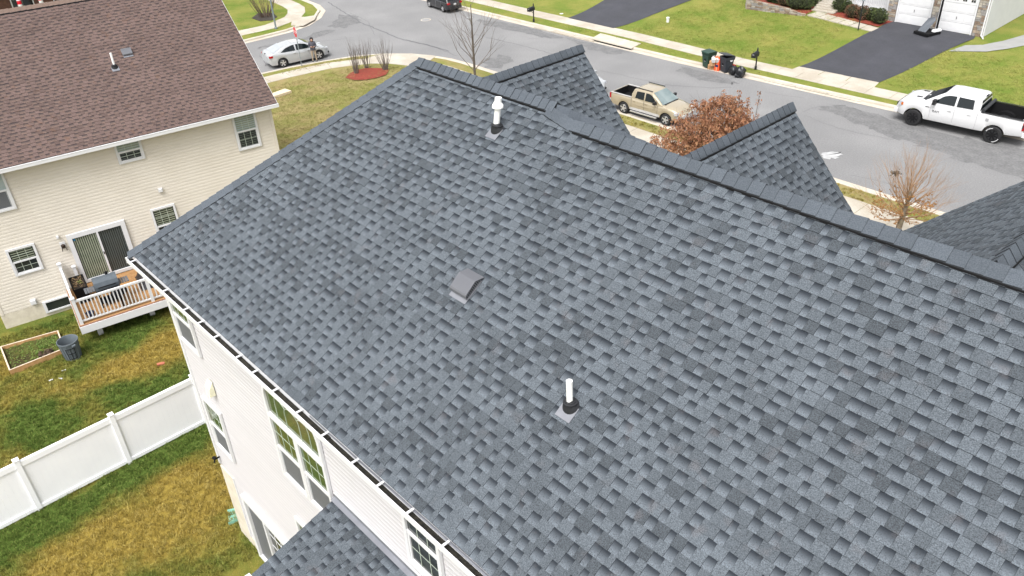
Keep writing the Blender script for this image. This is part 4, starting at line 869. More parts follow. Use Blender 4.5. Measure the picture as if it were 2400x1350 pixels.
TC = thing('trash_can', 'round grey open trash can beside the garden bed', 'trash can', tuple(p))
mCan = M('grey_bin_plastic', (0.115, 0.135, 0.15), (0.095, 0.112, 0.125), 4, 0.55)
MB().lathe([(0.25, 0.0), (0.315, 0.70), (0.345, 0.71), (0.345, 0.755), (0.32, 0.755), (0.305, 0.70), (0.25, 0.18), (0.01, 0.18)], (0, 0, 0), 28).build('bin_body', mCan, TC, 40)
for k in range(12):
    t = 2 * math.pi * k / 12; a, b_ = V3((math.cos(t) * 0.262, math.sin(t) * 0.262, 0.05)), V3((math.cos(t) * 0.318, math.sin(t) * 0.318, 0.66)); MB().tube([a, b_], 0.014, 5).build('rib', mCan, TC)
for t in (0.2, 0.2 + math.pi): MB().obox((math.cos(t) * 0.37, math.sin(t) * 0.37, 0.66), (0.045 * math.cos(t), 0.045 * math.sin(t), 0), (-0.06 * math.sin(t), 0.06 * math.cos(t), 0), (0, 0, 0.025)).build('handle', mCan, TC)
r_ = random.Random(2); q = MB(); leaf_quads(q, [(r_.gauss(0, 0.1), r_.gauss(0, 0.1), 0.22 + r_.uniform(0, 0.2)) for _ in range(60)], 0.12, r_); tag(q.build('leaf_litter', MATS['rotting_leaf'], TC, fix=False), kind='stuff')
q = MB(); t0 = math.atan2(-p.y, -p.x) - 0.1
def canp(t, z): r = 0.252 + 0.066 * z / 0.7 + 0.008; return V3((math.cos(t) * r, math.sin(t) * r, z))
for a, b_ in (((-0.45, 0.12), (-0.45, 0.55)), ((0.0, 0.12), (0.0, 0.55)), ((0.45, 0.12), (0.45, 0.55))): q.tube([canp(t0 + a[0], a[1]), canp(t0 + b_[0], b_[1])], 0.010, 4)
for z in (0.12, 0.34, 0.55): q.tube([canp(t0 - 0.45 + 0.1 * k, z) for k in range(10)], 0.010, 4)
q.build('grille_mark', mBlack, TC)
def litter(name, px, py, label, cat, sx, sy, sz, mat, rz, z=None):
    o = MB().box((-sx, -sy, 0), (sx, sy, sz)).build(name, mat); p = on_ground(px, py); o.location = (p.x, p.y, p.z + 0.03); o.rotation_euler = (0.06, 0.04, rz); return tag(o, label, cat)
litter('brick', 378, 856, 'loose red brick lying on the dry grass near the fence', 'brick', 0.12, 0.055, 0.06, M('red_brick', (0.42, 0.14, 0.08), (0.34, 0.11, 0.07), 12, 0.9), 1.2)
litter('plastic_scrap', 150, 870, 'white scrap of plastic on the grass nearest the trash can', 'litter', 0.07, 0.02, 0.02, mTrim, 1.3)
litter('plastic_scrap', 143, 889, 'tilted white scrap on the grass between two other scraps', 'litter', 0.06, 0.02, 0.02, mTrim, 0.6)
litter('plastic_scrap', 120, 893, 'white scrap on the grass furthest from the trash can', 'litter', 0.07, 0.02, 0.02, mTrim, 1.5)
p = on_ground(566, 1208)
SB = thing('splash_block', 'pale green plastic splash block on the grass at the corner of the pale house', 'splash block', (p.x, p.y, gz(p.x, p.y)), 1.15)
q = MB(); q.add([(-0.34, -0.20, 0.03), (0.34, -0.14, 0.05), (0.34, 0.14, 0.05), (-0.34, 0.20, 0.03), (-0.34, -0.24, 0.11), (0.34, -0.17, 0.13), (0.34, 0.17, 0.13), (-0.34, 0.24, 0.11), (-0.34, -0.24, 0), (0.34, -0.17, 0), (0.34, 0.17, 0), (-0.34, 0.24, 0)], [(0, 1, 2, 3), (0, 4, 5, 1), (3, 2, 6, 7), (1, 5, 6, 2), (4, 8, 9, 5), (7, 6, 10, 11), (5, 9, 10, 6), (0, 3, 11, 8), (0, 8, 4), (3, 7, 11)])
q.build('tray', M('mint_plastic', (0.22, 0.46, 0.36), (0.18, 0.40, 0.31), 4, 0.5), SB)
pts = [on_ground(*q_) for q_ in ((637, 233), (641, 223), (669, 213), (684, 218))]
o = MB().prism([(q_.x, q_.y, gz(q_.x, q_.y) + 0.16) for q_ in pts], (0, 0, -0.14)).build('concrete_pad', M('pad_tan', (0.60, 0.50, 0.36), (0.55, 0.45, 0.32), 3, 0.85)); tag(o, 'flat tan concrete pad on the lawn past the corner of the beige house', 'concrete pad')
# ================================================================ VEHICLES
mTyre = M('tyre', (0.014, 0.014, 0.015), (0.02, 0.02, 0.021), 20, 0.8); mAlloy = M('alloy', (0.62, 0.62, 0.63), rough=0.3, metal=0.7); mDkTrim = M('dark_trim', (0.02, 0.02, 0.022), rough=0.5)
mCarG = M('car_glass', (0.006, 0.010, 0.012), rough=0.06, spec=0.4); mCarG2 = M('windscreen_glass', (0.13, 0.17, 0.175), (0.20, 0.24, 0.24), 1.5, 0.06, spec=0.6); mSilverG = M('pale_rear_glass', (0.30, 0.32, 0.34), (0.36, 0.38, 0.40), 1.5, 0.08, spec=0.6)
mRed = M('tail_red', (0.34, 0.008, 0.012), rough=0.2); mLampG = M('lamp_glass', (0.42, 0.44, 0.47), (0.35, 0.36, 0.38), 14, 0.1); mOrange = M('amber', (0.5, 0.13, 0.02), rough=0.25); mChrome = M('chrome', (0.7, 0.7, 0.72), rough=0.15, metal=0.9)
def wheel_part(root, x, y, r, wdt, rimmat, spokes, ring=False):
    side = 1 if y > 0 else -1
    ty = MB(); ty.lathe([(r * 0.62, -wdt / 2), (r * 0.90, -wdt / 2), (r * 0.985, -wdt * 0.34), (r, 0), (r * 0.985, wdt * 0.34), (r * 0.90, wdt / 2), (r * 0.62, wdt / 2), (r * 0.60, wdt * 0.2)], (x, y, r), 28, 'Y', cap=True)
    w = ty.build('wheel', mTyre, root, 40)
    o = y + side * wdt * 0.5
    rm = MB(); rm.lathe([(r * 0.62, side * 0.004), (r * 0.64, side * 0.006), (r * 0.67, side * -0.010), (r * 0.60, side * -0.012)], (x, o, r), 24, 'Y', cap=False); rm.build('rim_ring', rimmat, w)
    sp = MB()
    for k in range(spokes):
        t = 2 * math.pi * k / spokes + 0.2; d = V3((math.cos(t), 0, math.sin(t))); e = V3((-math.sin(t), 0, math.cos(t))); c = V3((x, o - side * 0.004, r))
        sp.obox(c + d * r * 0.36, d * r * 0.27, V3((0, 0.008, 0)), e * r * (0.075 if spokes > 6 else 0.125))
    sp.lathe([(r * 0.17, -0.014 * side), (r * 0.17, 0.012 * side), (r * 0.10, 0.014 * side)], (x, o - side * 0.002, r), 12, 'Y'); sp.build('rim', rimmat, w)
    dk = MB(); dk.lathe([(r * 0.61, -0.016 * side), (r * 0.61, -0.018 * side)], (x, o, r), 24, 'Y'); dk.build('brake_shadow', mDkTrim, w)
    if ring:
        lt = MB()
        for a0 in (0.5, 3.6):
            for k in range(8):
                t = a0 + k * 0.13; d = V3((math.cos(t), 0, math.sin(t))); e = V3((-math.sin(t), 0, math.cos(t))); lt.obox(V3((x, o + side * 0.002, r)) + d * r * 0.80, d * r * 0.035, V3((0, 0.003, 0)), e * r * 0.045)
        lt.build('tyre_lettering', mTrim, w)
def lerp_t(tab, x): return float(np.interp(x, [t[0] for t in tab], [t[1] for t in tab]))
def car(name, label, group, loc, rz, sc, sp):
    R = thing(name, label, sp['cat'], loc, rz, group); R.scale = (sc, sc, sc)
    paint = sp['paint']; xr, xf = sp['x']; ax, r = sp['axles'], sp['r']; ra = r * sp.get('arch', 1.16)
    xs = set(np.linspace(xr, xf, 34)); 
    for a in ax: xs |= set(a + ra * math.cos(t) for t in np.linspace(0, math.pi, 15))
    xs |= set(sp.get('cuts', ())); xs = sorted(xs); xs = [x for i, x in enumerate(xs) if i == 0 or x - xs[i - 1] > 0.004]
    rings = []
    for x in xs:
        hw, zt = lerp_t(sp['hw'], x), lerp_t(sp['zt'], x); zb = lerp_t(sp['zb'], x); cr = lerp_t(sp['crown'], x)
        for a in ax:
            if abs(x - a) < ra: zb = max(zb, r + math.sqrt(max(0, ra * ra - (x - a) ** 2)))
        zb = min(zb, zt - 0.09); h = zt - zb; m = zb + h * 0.45; sh = min(0.17, h * 0.35)
        prof = [(0, zb), (max(0.1, hw - 0.16), zb), (hw - 0.02, zb), (hw - 0.004, zb + min(0.03, h * 0.1)), (hw, m), (hw * 0.992, zt - sh), (hw * 0.965, zt - sh * 0.35), (hw * 0.90, zt), (hw * 0.5, zt + cr * 0.75), (0, zt + cr)]
        rings.append([(x, y, z) for y, z in prof] + [(x, -y, z) for y, z in prof[-2:0:-1]])
    n = len(rings[0]); mb = MB(); bed = sp.get('bed')
    for rg in rings: mb.v += rg
    for i in range(len(rings) - 1):
        xm = (xs[i] + xs[i + 1]) / 2
        for j in range(n):
            k = (j + 1) % n
            if bed and bed[0] < xm < bed[1] and j in (7, 8, 9, 10): continue
            mb.f.append((i * n + j, i * n + k, (i + 1) * n + k, (i + 1) * n + j)); mb.m.append(1 if j in (0, 1, n - 1, n - 2) else 0)
    mb.f += [tuple(range(n)), tuple(reversed([(len(rings) - 1) * n + j for j in range(n)]))]; mb.m += [0, 0]
    mb.build('body', [paint, mDkTrim], R, 38)
    # greenhouse
    g = sp['cab']; xa, xb = g['x']; zl = g['zl']; hb, hr, zr = g['hwb'], g['hwr'], g['zr']
    yw = lambda z: hb + (z - zl) / (zr - zl) * (hr - hb)
    cx = sorted(set([t[0] for t in g['roof']]) | set(np.linspace(xa, xb, 22))); q = MB(); k9 = 9
    for x in cx:
        z = max(zl + 0.004, lerp_t(g['roof'], x)); z1 = max(zl + 0.002, z - 0.07)
        pr = [(yw(zl), zl - 0.06), (yw(zl + (z1 - zl) * 0.5), zl + (z1 - zl) * 0.5), (yw(z1), z1), (yw(z) - 0.05, z - 0.012), (max(0.1, yw(z) - 0.16), z + 0.006)]
        q.v += [(x, y, zz) for y, zz in pr] + [(x, -y, zz) for y, zz in reversed(pr)]
    m_ = 10
    for i in range(len(cx) - 1):
        for j in range(m_ - 1): q.f.append((i * m_ + j, i * m_ + j + 1, (i + 1) * m_ + j + 1, (i + 1) * m_ + j)); q.m.append(0)
    q.f += [tuple(range(m_)), tuple(reversed([(len(cx) - 1) * m_ + j for j in range(m_)]))]; q.m += [0, 0]
    q.build('roof', paint, R, 35)
    for poly in g['side']:
        for s in (1, -1):
            w = MB(); w.prism([(x, s * (yw(z) + 0.007), z) for x, z in poly], (0, -s * 0.012, 0)); w.build('side_window', mCarG, R)
    for nm, (x0, z0, x1, z1), mat in (('windscreen', g['front'], sp.get('fglass', mCarG)), ('rear_window', g['rear'], sp.get('rglass', mCarG))):
        d = V3((x1 - x0, 0, z1 - z0)).normalized(); nn = V3((-d.z, 0, d.x)); nn = nn if nn.x * (1 if nm == 'windscreen' else -1) > 0 else -nn
        p = [V3((x0, yw(z0) - 0.07, z0)), V3((x0, -yw(z0) + 0.07, z0)), V3((x1, -yw(z1) + 0.11, z1)), V3((x1, yw(z1) - 0.11, z1))]
        w = MB(); w.prism([v + nn * 0.016 for v in p], -nn * 0.03); w.build(nm, mat, R)
    for a in ax:
        for s in (1, -1): wheel_part(R, a, s * (lerp_t(sp['hw'], a) - 0.115), r, sp.get('ww', 0.23), sp['rim'], sp['spokes'], sp.get('ring') and a == ax[1])
    for x, z in sp['seams']:
        for s in (1, -1):
            mm = MB(); mm.obox((x, s * (lerp_t(sp['hw'], x) - 0.004), z[0] / 2 + z[1] / 2), (0.006, 0, 0), (0, 0.007, 0), (0, 0, (z[1] - z[0]) / 2)); mm.build('door_seam', mDkTrim if sp.get('darkseam') else MATS['seam_grey'], R)
    for x, z in sp['handles']:
        for s in (1, -1): MB().obox((x, s * (lerp_t(sp['hw'], x) + 0.004), z), (0.09, 0, 0), (0, 0.018, 0), (0, 0, 0.018)).build('door_handle', sp.get('handlemat', paint), R)
    mx, mz = sp['mirror']
    for s in (1, -1): MB().obox((mx, s * (lerp_t(sp['hw'], mx) + 0.10), mz), (0.07, 0.01 * s, 0), (0, 0.13, 0), (0, 0, sp.get('mh', 0.08))).build('mirror', sp.get('mirmat', paint), R)
    for nm, mat, boxes in sp['bits']:
        for (c, h) in boxes:
            for s in ((1, -1) if c[1] else (1,)):
                MB().obox((c[0], s * c[1], c[2]), (h[0], 0, 0), (0, h[1], 0), (0, 0, h[2])).build(nm, mat, R)
    return R
M('seam_grey', (0.30, 0.30, 0.31), rough=0.5)
mSilver = M('silver_paint', (0.40, 0.41, 0.42), (0.38, 0.39, 0.40), 2, 0.22, metal=0.2, coat=0.6); mWhiteP = M('white_paint', (0.56, 0.56, 0.565), (0.55, 0.55, 0.555), 2, 0.22, coat=0.5); mGold = M('champagne_paint', (0.345, 0.295, 0.215), (0.36, 0.31, 0.225), 2, 0.26, metal=0.2, coat=0.6); mBlackP = M('black_paint', (0.012, 0.012, 0.015), rough=0.12, coat=1.0); mGreyCl = M('grey_cladding', (0.42, 0.41, 0.40), rough=0.5)
sedan = dict(cat='car', paint=mSilver, x=(-2.27, 2.27), axles=(1.37, -1.33), r=0.33, rim=mAlloy, spokes=5, ww=0.21, cuts=(-2.24, -2.1, 2.1, 2.24),
  zt=[(-2.27, 0.88), (-2.2, 1.00), (-1.9, 1.06), (-1.5, 1.05), (-1.0, 0.99), (0, 0.95), (0.9, 0.94), (1.3, 0.92), (1.8, 0.83), (2.1, 0.70), (2.27, 0.52)], zb=[(-2.27, 0.42), (-2.1, 0.26), (-1, 0.22), (1, 0.2), (2.1, 0.22), (2.27, 0.34)], hw=[(-2.27, 0.60), (-2.15, 0.76), (-1.8, 0.85), (-1.2, 0.89), (0, 0.89), (1.3, 0.885), (1.8, 0.83), (2.1, 0.70), (2.27, 0.42)], crown=[(-2.27, 0.0), (-1.9, 0.03), (1.0, 0.05), (2.0, 0.03), (2.27, 0)],
  cab=dict(x=(-1.92, 1.42), zl=0.97, hwb=0.82, hwr=0.60, zr=1.45, roof=[(-1.92, 1.04), (-1.55, 1.18), (-1.05, 1.36), (-0.45, 1.445), (0.15, 1.445), (0.55, 1.37), (1.0, 1.16), (1.42, 0.95)], side=[[(-1.38, 1.03), (-0.95, 1.25), (-0.5, 1.345), (-0.30, 1.355), (-0.30, 1.0)], [(-0.20, 1.0), (-0.20, 1.36), (0.15, 1.35), (0.48, 1.28), (1.02, 1.0)]], front=(1.34, 0.99, 0.55, 1.375), rear=(-1.83, 1.075, -1.08, 1.355)), rglass=mSilverG,
  seams=[(-0.22, (0.30, 0.98)), (0.98, (0.35, 0.92))], handles=[(-0.42, 0.86), (0.62, 0.84)], mirror=(0.98, 1.02),
  bits=[('tail_light', mRed, [((-2.08, 0.70, 0.86), (0.13, 0.11, 0.065))]), ('head_light', mLampG, [((1.93, 0.70, 0.70), (0.18, 0.085, 0.05))]), ('fog_lamp', mDkTrim, [((2.12, 0.60, 0.36), (0.09, 0.07, 0.06))]), ('sunroof', mGreyCl, [((-0.05, 0, 1.448), (0.26, 0.36, 0.006))]), ('trunk_badge', mDkTrim, [((-2.22, 0.0001, 0.97), (0.03, 0.06, 0.03))])])
ram = dict(cat='pickup truck', paint=mWhiteP, x=(-3.08, 2.93), axles=(1.94, -1.85), r=0.42, rim=mBlack, spokes=8, ww=0.29, arch=1.18, ring=True, cuts=(-3.0, -1.12, -2.93, 2.85, 2.7),
  zt=[(-3.08, 1.40), (-1.1, 1.40), (-1.0, 1.36), (1.3, 1.34), (1.6, 1.37), (2.3, 1.31), (2.62, 1.22), (2.80, 1.08), (2.93, 0.80)], zb=[(-3.08, 0.62), (-2.5, 0.56), (-1, 0.48), (1, 0.48), (2.5, 0.46), (2.93, 0.52)], hw=[(-3.08, 0.97), (-1, 1.0), (1.6, 1.0), (2.3, 0.98), (2.65, 0.92), (2.93, 0.72)], crown=[(-3.08, 0), (-1, 0.0), (1.3, 0.05), (2.5, 0.07), (2.93, 0.02)],
  bed=(-2.95, -1.10), cab=dict(x=(-1.02, 1.62), zl=1.36, hwb=0.93, hwr=0.74, zr=1.96, roof=[(-1.02, 1.70), (-0.96, 1.90), (-0.80, 1.96), (0.35, 1.97), (0.70, 1.93), (1.15, 1.66), (1.62, 1.36)], side=[[(-0.72, 1.42), (-0.66, 1.84), (0.05, 1.86), (0.05, 1.40)], [(0.15, 1.40), (0.15, 1.86), (0.50, 1.84), (0.72, 1.76), (1.18, 1.40)]], front=(1.58, 1.40, 0.72, 1.92), rear=(-1.026, 1.44, -0.985, 1.85)),
  seams=[(0.08, (0.60, 1.36)), (1.20, (0.62, 1.33)), (-0.98, (0.55, 1.38))], handles=[(0.30, 1.16), (-0.62, 1.16)], mirror=(1.05, 1.48), mh=0.12, mirmat=mDkTrim, 
  bits=[('tail_light', mRed, [((-3.05, 0.90, 1.10), (0.045, 0.078, 0.20))]), ('lamp_lens', mDkTrim, [((-3.03, 0.935, 1.10), (0.028, 0.048, 0.09))]), ('head_light', mLampG, [((2.66, 0.82, 1.02), (0.10, 0.10, 0.12))]), ('turn_signal', mOrange, [((2.60, 0.90, 1.02), (0.05, 0.035, 0.07))]), ('grille', mDkTrim, [((2.91, 0, 0.80), (0.05, 0.58, 0.13))]), ('front_bumper', mWhiteP, [((2.88, 0, 0.60), (0.10, 0.86, 0.10))]), ('rear_bumper', mWhiteP, [((-3.16, 0, 0.68), (0.10, 0.94, 0.11))]), ('bumper_step', mDkTrim, [((-3.18, 0, 0.795), (0.11, 0.80, 0.012))]), ('hood_vent', mDkTrim, [((1.95, 0.50, 1.40), (0.14, 0.05, 0.012))]), ('fender_badge', mDkTrim, [((1.36, 1.0, 1.14), (0.09, 0.006, 0.015))]), ('tow_hook', mDkTrim, [((2.84, 0.55, 0.44), (0.05, 0.03, 0.06))]), ('bed_rail_cap', mDkTrim, [((-2.05, 0.955, 1.408), (0.95, 0.035, 0.012))]), ('brake_lamp', mDkTrim, [((-0.985, 0, 1.945), (0.03, 0.13, 0.025))]), ('wiper_cowl', mDkTrim, [((1.64, 0, 1.405), (0.07, 0.72, 0.015))]), ('fuel_cap', MATS['seam_grey'], [((-1.45, 1.0, 1.10), (0.07, 0.003, 0.07))])])
trac = dict(cat='pickup truck', paint=mGold, x=(-2.65, 2.55), axles=(1.70, -1.50), r=0.37, rim=mAlloy, spokes=5, ww=0.25, arch=1.17, cuts=(-2.55, -0.98, 2.4),
  zt=[(-2.65, 1.10), (-2.55, 1.18), (-1.0, 1.17), (-0.9, 1.14), (1.0, 1.12), (1.4, 1.14), (2.1, 1.05), (2.4, 0.95), (2.55, 0.70)], zb=[(-2.65, 0.50), (-2, 0.42), (2, 0.40), (2.55, 0.45)], hw=[(-2.65, 0.80), (-2.5, 0.90), (-1.5, 0.93), (0, 0.90), (1.7, 0.92), (2.3, 0.86), (2.55, 0.66)], crown=[(-2.65, 0), (-1, 0), (1.2, 0.05), (2.3, 0.06), (2.55, 0)],
  bed=(-2.52, -0.98), cab=dict(x=(-0.95, 1.42), zl=1.14, hwb=0.86, hwr=0.70, zr=1.74, roof=[(-0.95, 1.45), (-0.86, 1.66), (-0.65, 1.735), (0.2, 1.745), (0.52, 1.71), (1.0, 1.43), (1.42, 1.14)], side=[[(-0.68, 1.20), (-0.60, 1.60), (-0.02, 1.63), (-0.02, 1.18)], [(0.08, 1.18), (0.08, 1.63), (0.36, 1.62), (0.56, 1.54), (1.02, 1.18)]], front=(1.38, 1.18, 0.55, 1.70), rear=(-0.956, 1.20, -0.90, 1.60)), fglass=mCarG2,
  seams=[(0.03, (0.50, 1.14)), (1.06, (0.52, 1.12)), (-0.92, (0.50, 1.15))], handles=[(0.20, 1.00), (-0.70, 1.00)], mirror=(0.92, 1.26), mirmat=mDkTrim, handlemat=mGold, darkseam=True,
  bits=[('tail_light', mRed, [((-2.60, 0.855, 0.96), (0.05, 0.035, 0.16))]), ('head_light', mLampG, [((2.36, 0.74, 0.84), (0.11, 0.12, 0.08))]), ('bed_rail_cap', mGreyCl, [((-1.75, 0.855, 1.185), (0.80, 0.05, 0.018))]), ('sill_cladding', mGreyCl, [((0.10, 0.90, 0.50), (1.12, 0.018, 0.075))]), ('side_moulding', mGold, [((0.05, 0.905, 0.80), (0.98, 0.014, 0.035))]), ('step_bar', mAlloy, [((0.10, 1.0, 0.36), (1.0, 0.05, 0.03))]), ('rear_bumper', mGreyCl, [((-2.66, 0, 0.58), (0.10, 0.84, 0.11))]), ('front_bumper', mGreyCl, [((2.52, 0, 0.56), (0.10, 0.80, 0.12))]), ('roof_rail', mDkTrim, [((-0.15, 0.62, 1.775), (0.62, 0.02, 0.018))]), ('wiper_cowl', mDkTrim, [((1.44, 0, 1.185), (0.05, 0.66, 0.012))])])
suv = dict(cat='suv', paint=mBlackP, x=(-2.43, 2.43), axles=(1.45, -1.34), r=0.37, rim=mAlloy, spokes=5, ww=0.24, cuts=(-2.35, 2.3),
  zt=[(-2.43, 1.0), (-2.35, 1.12), (-1, 1.12), (1.0, 1.08), (1.4, 1.06), (2.1, 0.96), (2.43, 0.70)], zb=[(-2.43, 0.40), (-1.5, 0.32), (1.5, 0.30), (2.43, 0.36)], hw=[(-2.43, 0.78), (-2.2, 0.92), (0, 0.96), (1.6, 0.95), (2.2, 0.85), (2.43, 0.6)], crown=[(-2.43, 0), (1.2, 0.04), (2.43, 0)],
  cab=dict(x=(-2.32, 1.50), zl=1.08, hwb=0.89, hwr=0.70, zr=1.73, roof=[(-2.32, 1.15), (-2.05, 1.55), (-1.85, 1.68), (-0.6, 1.735), (0.3, 1.72), (0.75, 1.60), (1.50, 1.08)], side=[[(-1.95, 1.20), (-1.75, 1.52), (-1.1, 1.58), (-1.1, 1.16)], [(-1.0, 1.15), (-1.0, 1.59), (-0.05, 1.60), (-0.05, 1.13)], [(0.05, 1.13), (0.05, 1.60), (0.4, 1.56), (1.05, 1.13)]], front=(1.42, 1.14, 0.74, 1.58), rear=(-2.25, 1.24, -2.02, 1.56)),
  seams=[(0.0, (0.42, 1.08)), (-1.05, (0.42, 1.08))], handles=[(0.2, 0.95), (-0.85, 0.95)], mirror=(0.95, 1.18), 
  bits=[('tail_light', mRed, [((-2.36, 0.74, 1.02), (0.09, 0.15, 0.09))]), ('head_light', mLampG, [((2.25, 0.70, 0.82), (0.12, 0.12, 0.07))]), ('number_plate', mTrim, [((-2.425, 0, 0.92), (0.02, 0.15, 0.075))]), ('reflector', mRed, [((-2.40, 0.62, 0.48), (0.03, 0.08, 0.025))]), ('rear_bumper', mDkTrim, [((-2.42, 0, 0.56), (0.06, 0.80, 0.11))])])
def park(pa, pb, spec, near, z=STREET):
    """pa, pb: image points where the front and rear near-side tyres touch the road; near = +1 when the car's left side faces us"""
    a, b = at(pa[0], pa[1], z), at(pb[0], pb[1], z); d = (a - b); rz = math.atan2(d.y, d.x); sc = d.length / (spec['axles'][0] - spec['axles'][1])
    X = V3((math.cos(rz), math.sin(rz), 0)); Y = V3((-X.y, X.x, 0)); hw = (lerp_t(spec['hw'], spec['axles'][0]) - 0.03) * sc
    c = (a + b) / 2 - X * (spec['axles'][0] + spec['axles'][1]) / 2 * sc - Y * near * hw
    return (c.x, c.y, z), rz, sc
l_, a_, s_ = park((2134.7, 293.5), (2320, 335), ram, 1)
RM = car('pickup_truck', 'white crew cab pickup with black wheels and rolled bed cover across the street', 'parked pickup trucks', l_, a_, s_, ram)
def bed_liner(R, sp):
    x0, x1 = sp['bed']; z = lerp_t(sp['zt'], -1.5); hw = lerp_t(sp['hw'], -1.8) * 0.90; fl = 0.82 * z / 1.4
    q = MB(); q.add([(x0, -hw, z), (x1, -hw, z), (x1, hw, z), (x0, hw, z), (x0, -hw, fl), (x1, -hw, fl), (x1, hw, fl), (x0, hw, fl)], [(4, 5, 6, 7), (0, 1, 5, 4), (2, 3, 7, 6), (1, 2, 6, 5), (3, 0, 4, 7)])
    for s in (-1, 1):
        a = sp['axles'][1]; q.prism([(a + 0.42 * math.cos(t), s * hw, fl + 0.26 * math.sin(t)) for t in np.linspace(0, math.pi, 9)], (0, -s * 0.22, 0))
    o = q.build('bed_liner', mBlack, R, fix=False)
bed_liner(RM, ram)
q = MB(); q.tube([(-1.16, -0.90, 1.47), (-1.16, 0.90, 1.47)], [0.085, 0.085], 12); q.build('rolled_cover', M('vinyl_cover', (0.03, 0.032, 0.036), rough=0.55), RM, 40)
for s in (1, -1):
    me = text_mesh('RAM', 0.16); me.materials.append(mDkTrim); o = bpy.data.objects.new('door_badge', me); S.collection.objects.link(o); o.parent = RM; o.location = (0.92, s * 1.004, 0.98); o.rotation_euler = (math.radians(90), 0, 0 if s < 0 else math.pi)
l_, a_, s_ = park((1558.7, 294.6), (1461.4, 265.7), trac, -1)
GT = car('pickup_truck', 'gold crew cab pickup with open black bed parked beside the brown leaved tree', 'parked pickup trucks', l_, a_, s_, trac); bed_liner(GT, trac)
l_, a_, s_ = park((750, 139.5), (666, 158.5), sedan, -1)
SD = car('sedan_car', 'silver four door sedan parked by the stop sign', 'parked cars', l_, a_, s_, sedan)
HD = copy_tree(SD); HD['label'] = 'silver car almost wholly hidden behind the gable left of the gold pickup'
e = aty(1416, 200, 36.3); k = (-17.45) / e.z; e = e * k
HD.location = (e.x - 2.15, 36.75, STREET); HD.rotation_euler = (0, 0, 0.02)
l_, a_, s_ = park((1007, 17.5), (1038, 29), suv, 1)
SV = car('suv_car', 'black suv seen from behind at the top of the street', 'parked cars', l_, a_, min(s_, 1.2), suv)
# ================================================================ STREET FURNITURE
mPoleB = M('black_paint_post', (0.015, 0.016, 0.018), rough=0.45); mGalv = M('galvanised', (0.22, 0.25, 0.27), (0.30, 0.33, 0.34), 8, 0.5, metal=0.4)
def mailbox(loc, rz, label):
    R = thing('mailbox', label, 'mailbox', loc, rz, 'kerbside mailboxes')
    q = MB(); q.tube([(0, 0, -0.2), (0, 0, 1.30)], 0.045, 10); q.lathe([(0.075, 0), (0.075, 0.22), (0.05, 0.27)], (0, 0, 0), 12); q.lathe([(0.03, 0), (0.055, 0.03), (0.05, 0.07), (0.015, 0.10), (0.03, 0.13), (0.01, 0.16)], (0, 0, 1.30), 10); q.build('post', mPoleB, R, 40)
    q = MB(); q.prism([(-0.62, y, z) for y, z in [(-0.14, 0.94), (0.14, 0.94), (0.14, 1.12)] + [(0.14 * math.cos(t), 1.12 + 0.12 * math.sin(t)) for t in np.linspace(0.3, 2.84, 7)] + [(-0.14, 1.12)]], (0.62, 0, 0)); q.build('letter_box', mPoleB, R, 30)
    q = MB(); q.box((-0.66, -0.13, 0.945), (-0.622, 0.13, 1.20)); d = q.build('box_door', mPoleB, R)
    q = MB(); q.box((-0.35, 0.144, 1.10), (-0.32, 0.155, 1.28)); q.build('flag', mPoleB, R)
    q = MB(); q.tube([(-0.38, 0, 0.98), (-0.02, 0, 0.68)], 0.02, 6); q.build('bracket', mPoleB, R)
    q = MB(); q.box((-0.665, -0.07, 1.12), (-0.661, 0.07, 1.16)); q.build('number_strip', MATS['seam_grey'], d)
    return R
p = on_ground(1770.5, 163); mb0 = mailbox((p.x, p.y, -17.88), math.radians(100), 'black post mailbox between the rubbish bins and the driveway apron')
mb1 = copy_tree(mb0); p = on_ground(1251, 51.5); mb1.location = (p.x, p.y, -17.88); mb1['label'] = 'black post mailbox on the grass strip farther up the street by the other driveway'
p = on_ground(2011, 71)
LM = thing('lamp_post', 'thin black lawn lamp post beside the front walk of the white house', 'lamp post', (p.x, p.y, gz(p.x, p.y)))
q = MB(); q.tube([(0, 0, -0.2), (0, 0, 1.95)], 0.04, 10); q.build('post', mPoleB, LM, 40)
q = MB(); q.lathe([(0.05, 1.95), (0.10, 2.0), (0.13, 2.22), (0.03, 2.34), (0.01, 2.40)], (0, 0, 0), 8); q.build('lantern', M('lantern_glass', (0.30, 0.34, 0.38), rough=0.2), LM)
q = MB(); q.lathe([(0.15, 2.22), (0.02, 2.36)], (0, 0, 0.005), 8); q.build('lantern_cap', mPoleB, LM)
# stop sign
p = on_ground(706.5, 155)
ST = thing('stop_sign', 'red stop sign on a galvanised post beside the silver sedan', 'stop sign', (p.x, p.y, -17.88), -0.22)
q = MB(); q.obox((0, 0.02, 1.3), (0.035, 0, 0), (0, 0.02, 0), (0, 0, 1.5)); q.build('post', mGalv, ST)
oc = lambda r, y: [(r * math.cos(math.radians(22.5 + 45 * k)), y, 2.38 + r * math.sin(math.radians(22.5 + 45 * k))) for k in range(8)]
mStop = M('sign_red', (0.55, 0.02, 0.035), (0.50, 0.02, 0.03), 3, 0.4)
q = MB(); q.prism(oc(0.405, -0.012), (0, 0.008, 0)); pl = q.build('sign_plate', mTrim, ST); q = MB(); q.prism(oc(0.378, -0.015), (0, 0.003, 0)); q.build('sign_face', mStop, pl)
me = text_mesh('STOP', 0.30); me.materials.append(mTrim); o = bpy.data.objects.new('lettering', me); S.collection.objects.link(o); o.parent = pl; o.location = (0, -0.018, 2.38); o.rotation_euler = (math.radians(90), 0, 0)
p = on_ground(647, 67.5)
SP = thing('street_light', 'tall grey street light pole at the far street corner', 'street light', (p.x, p.y, -17.88))
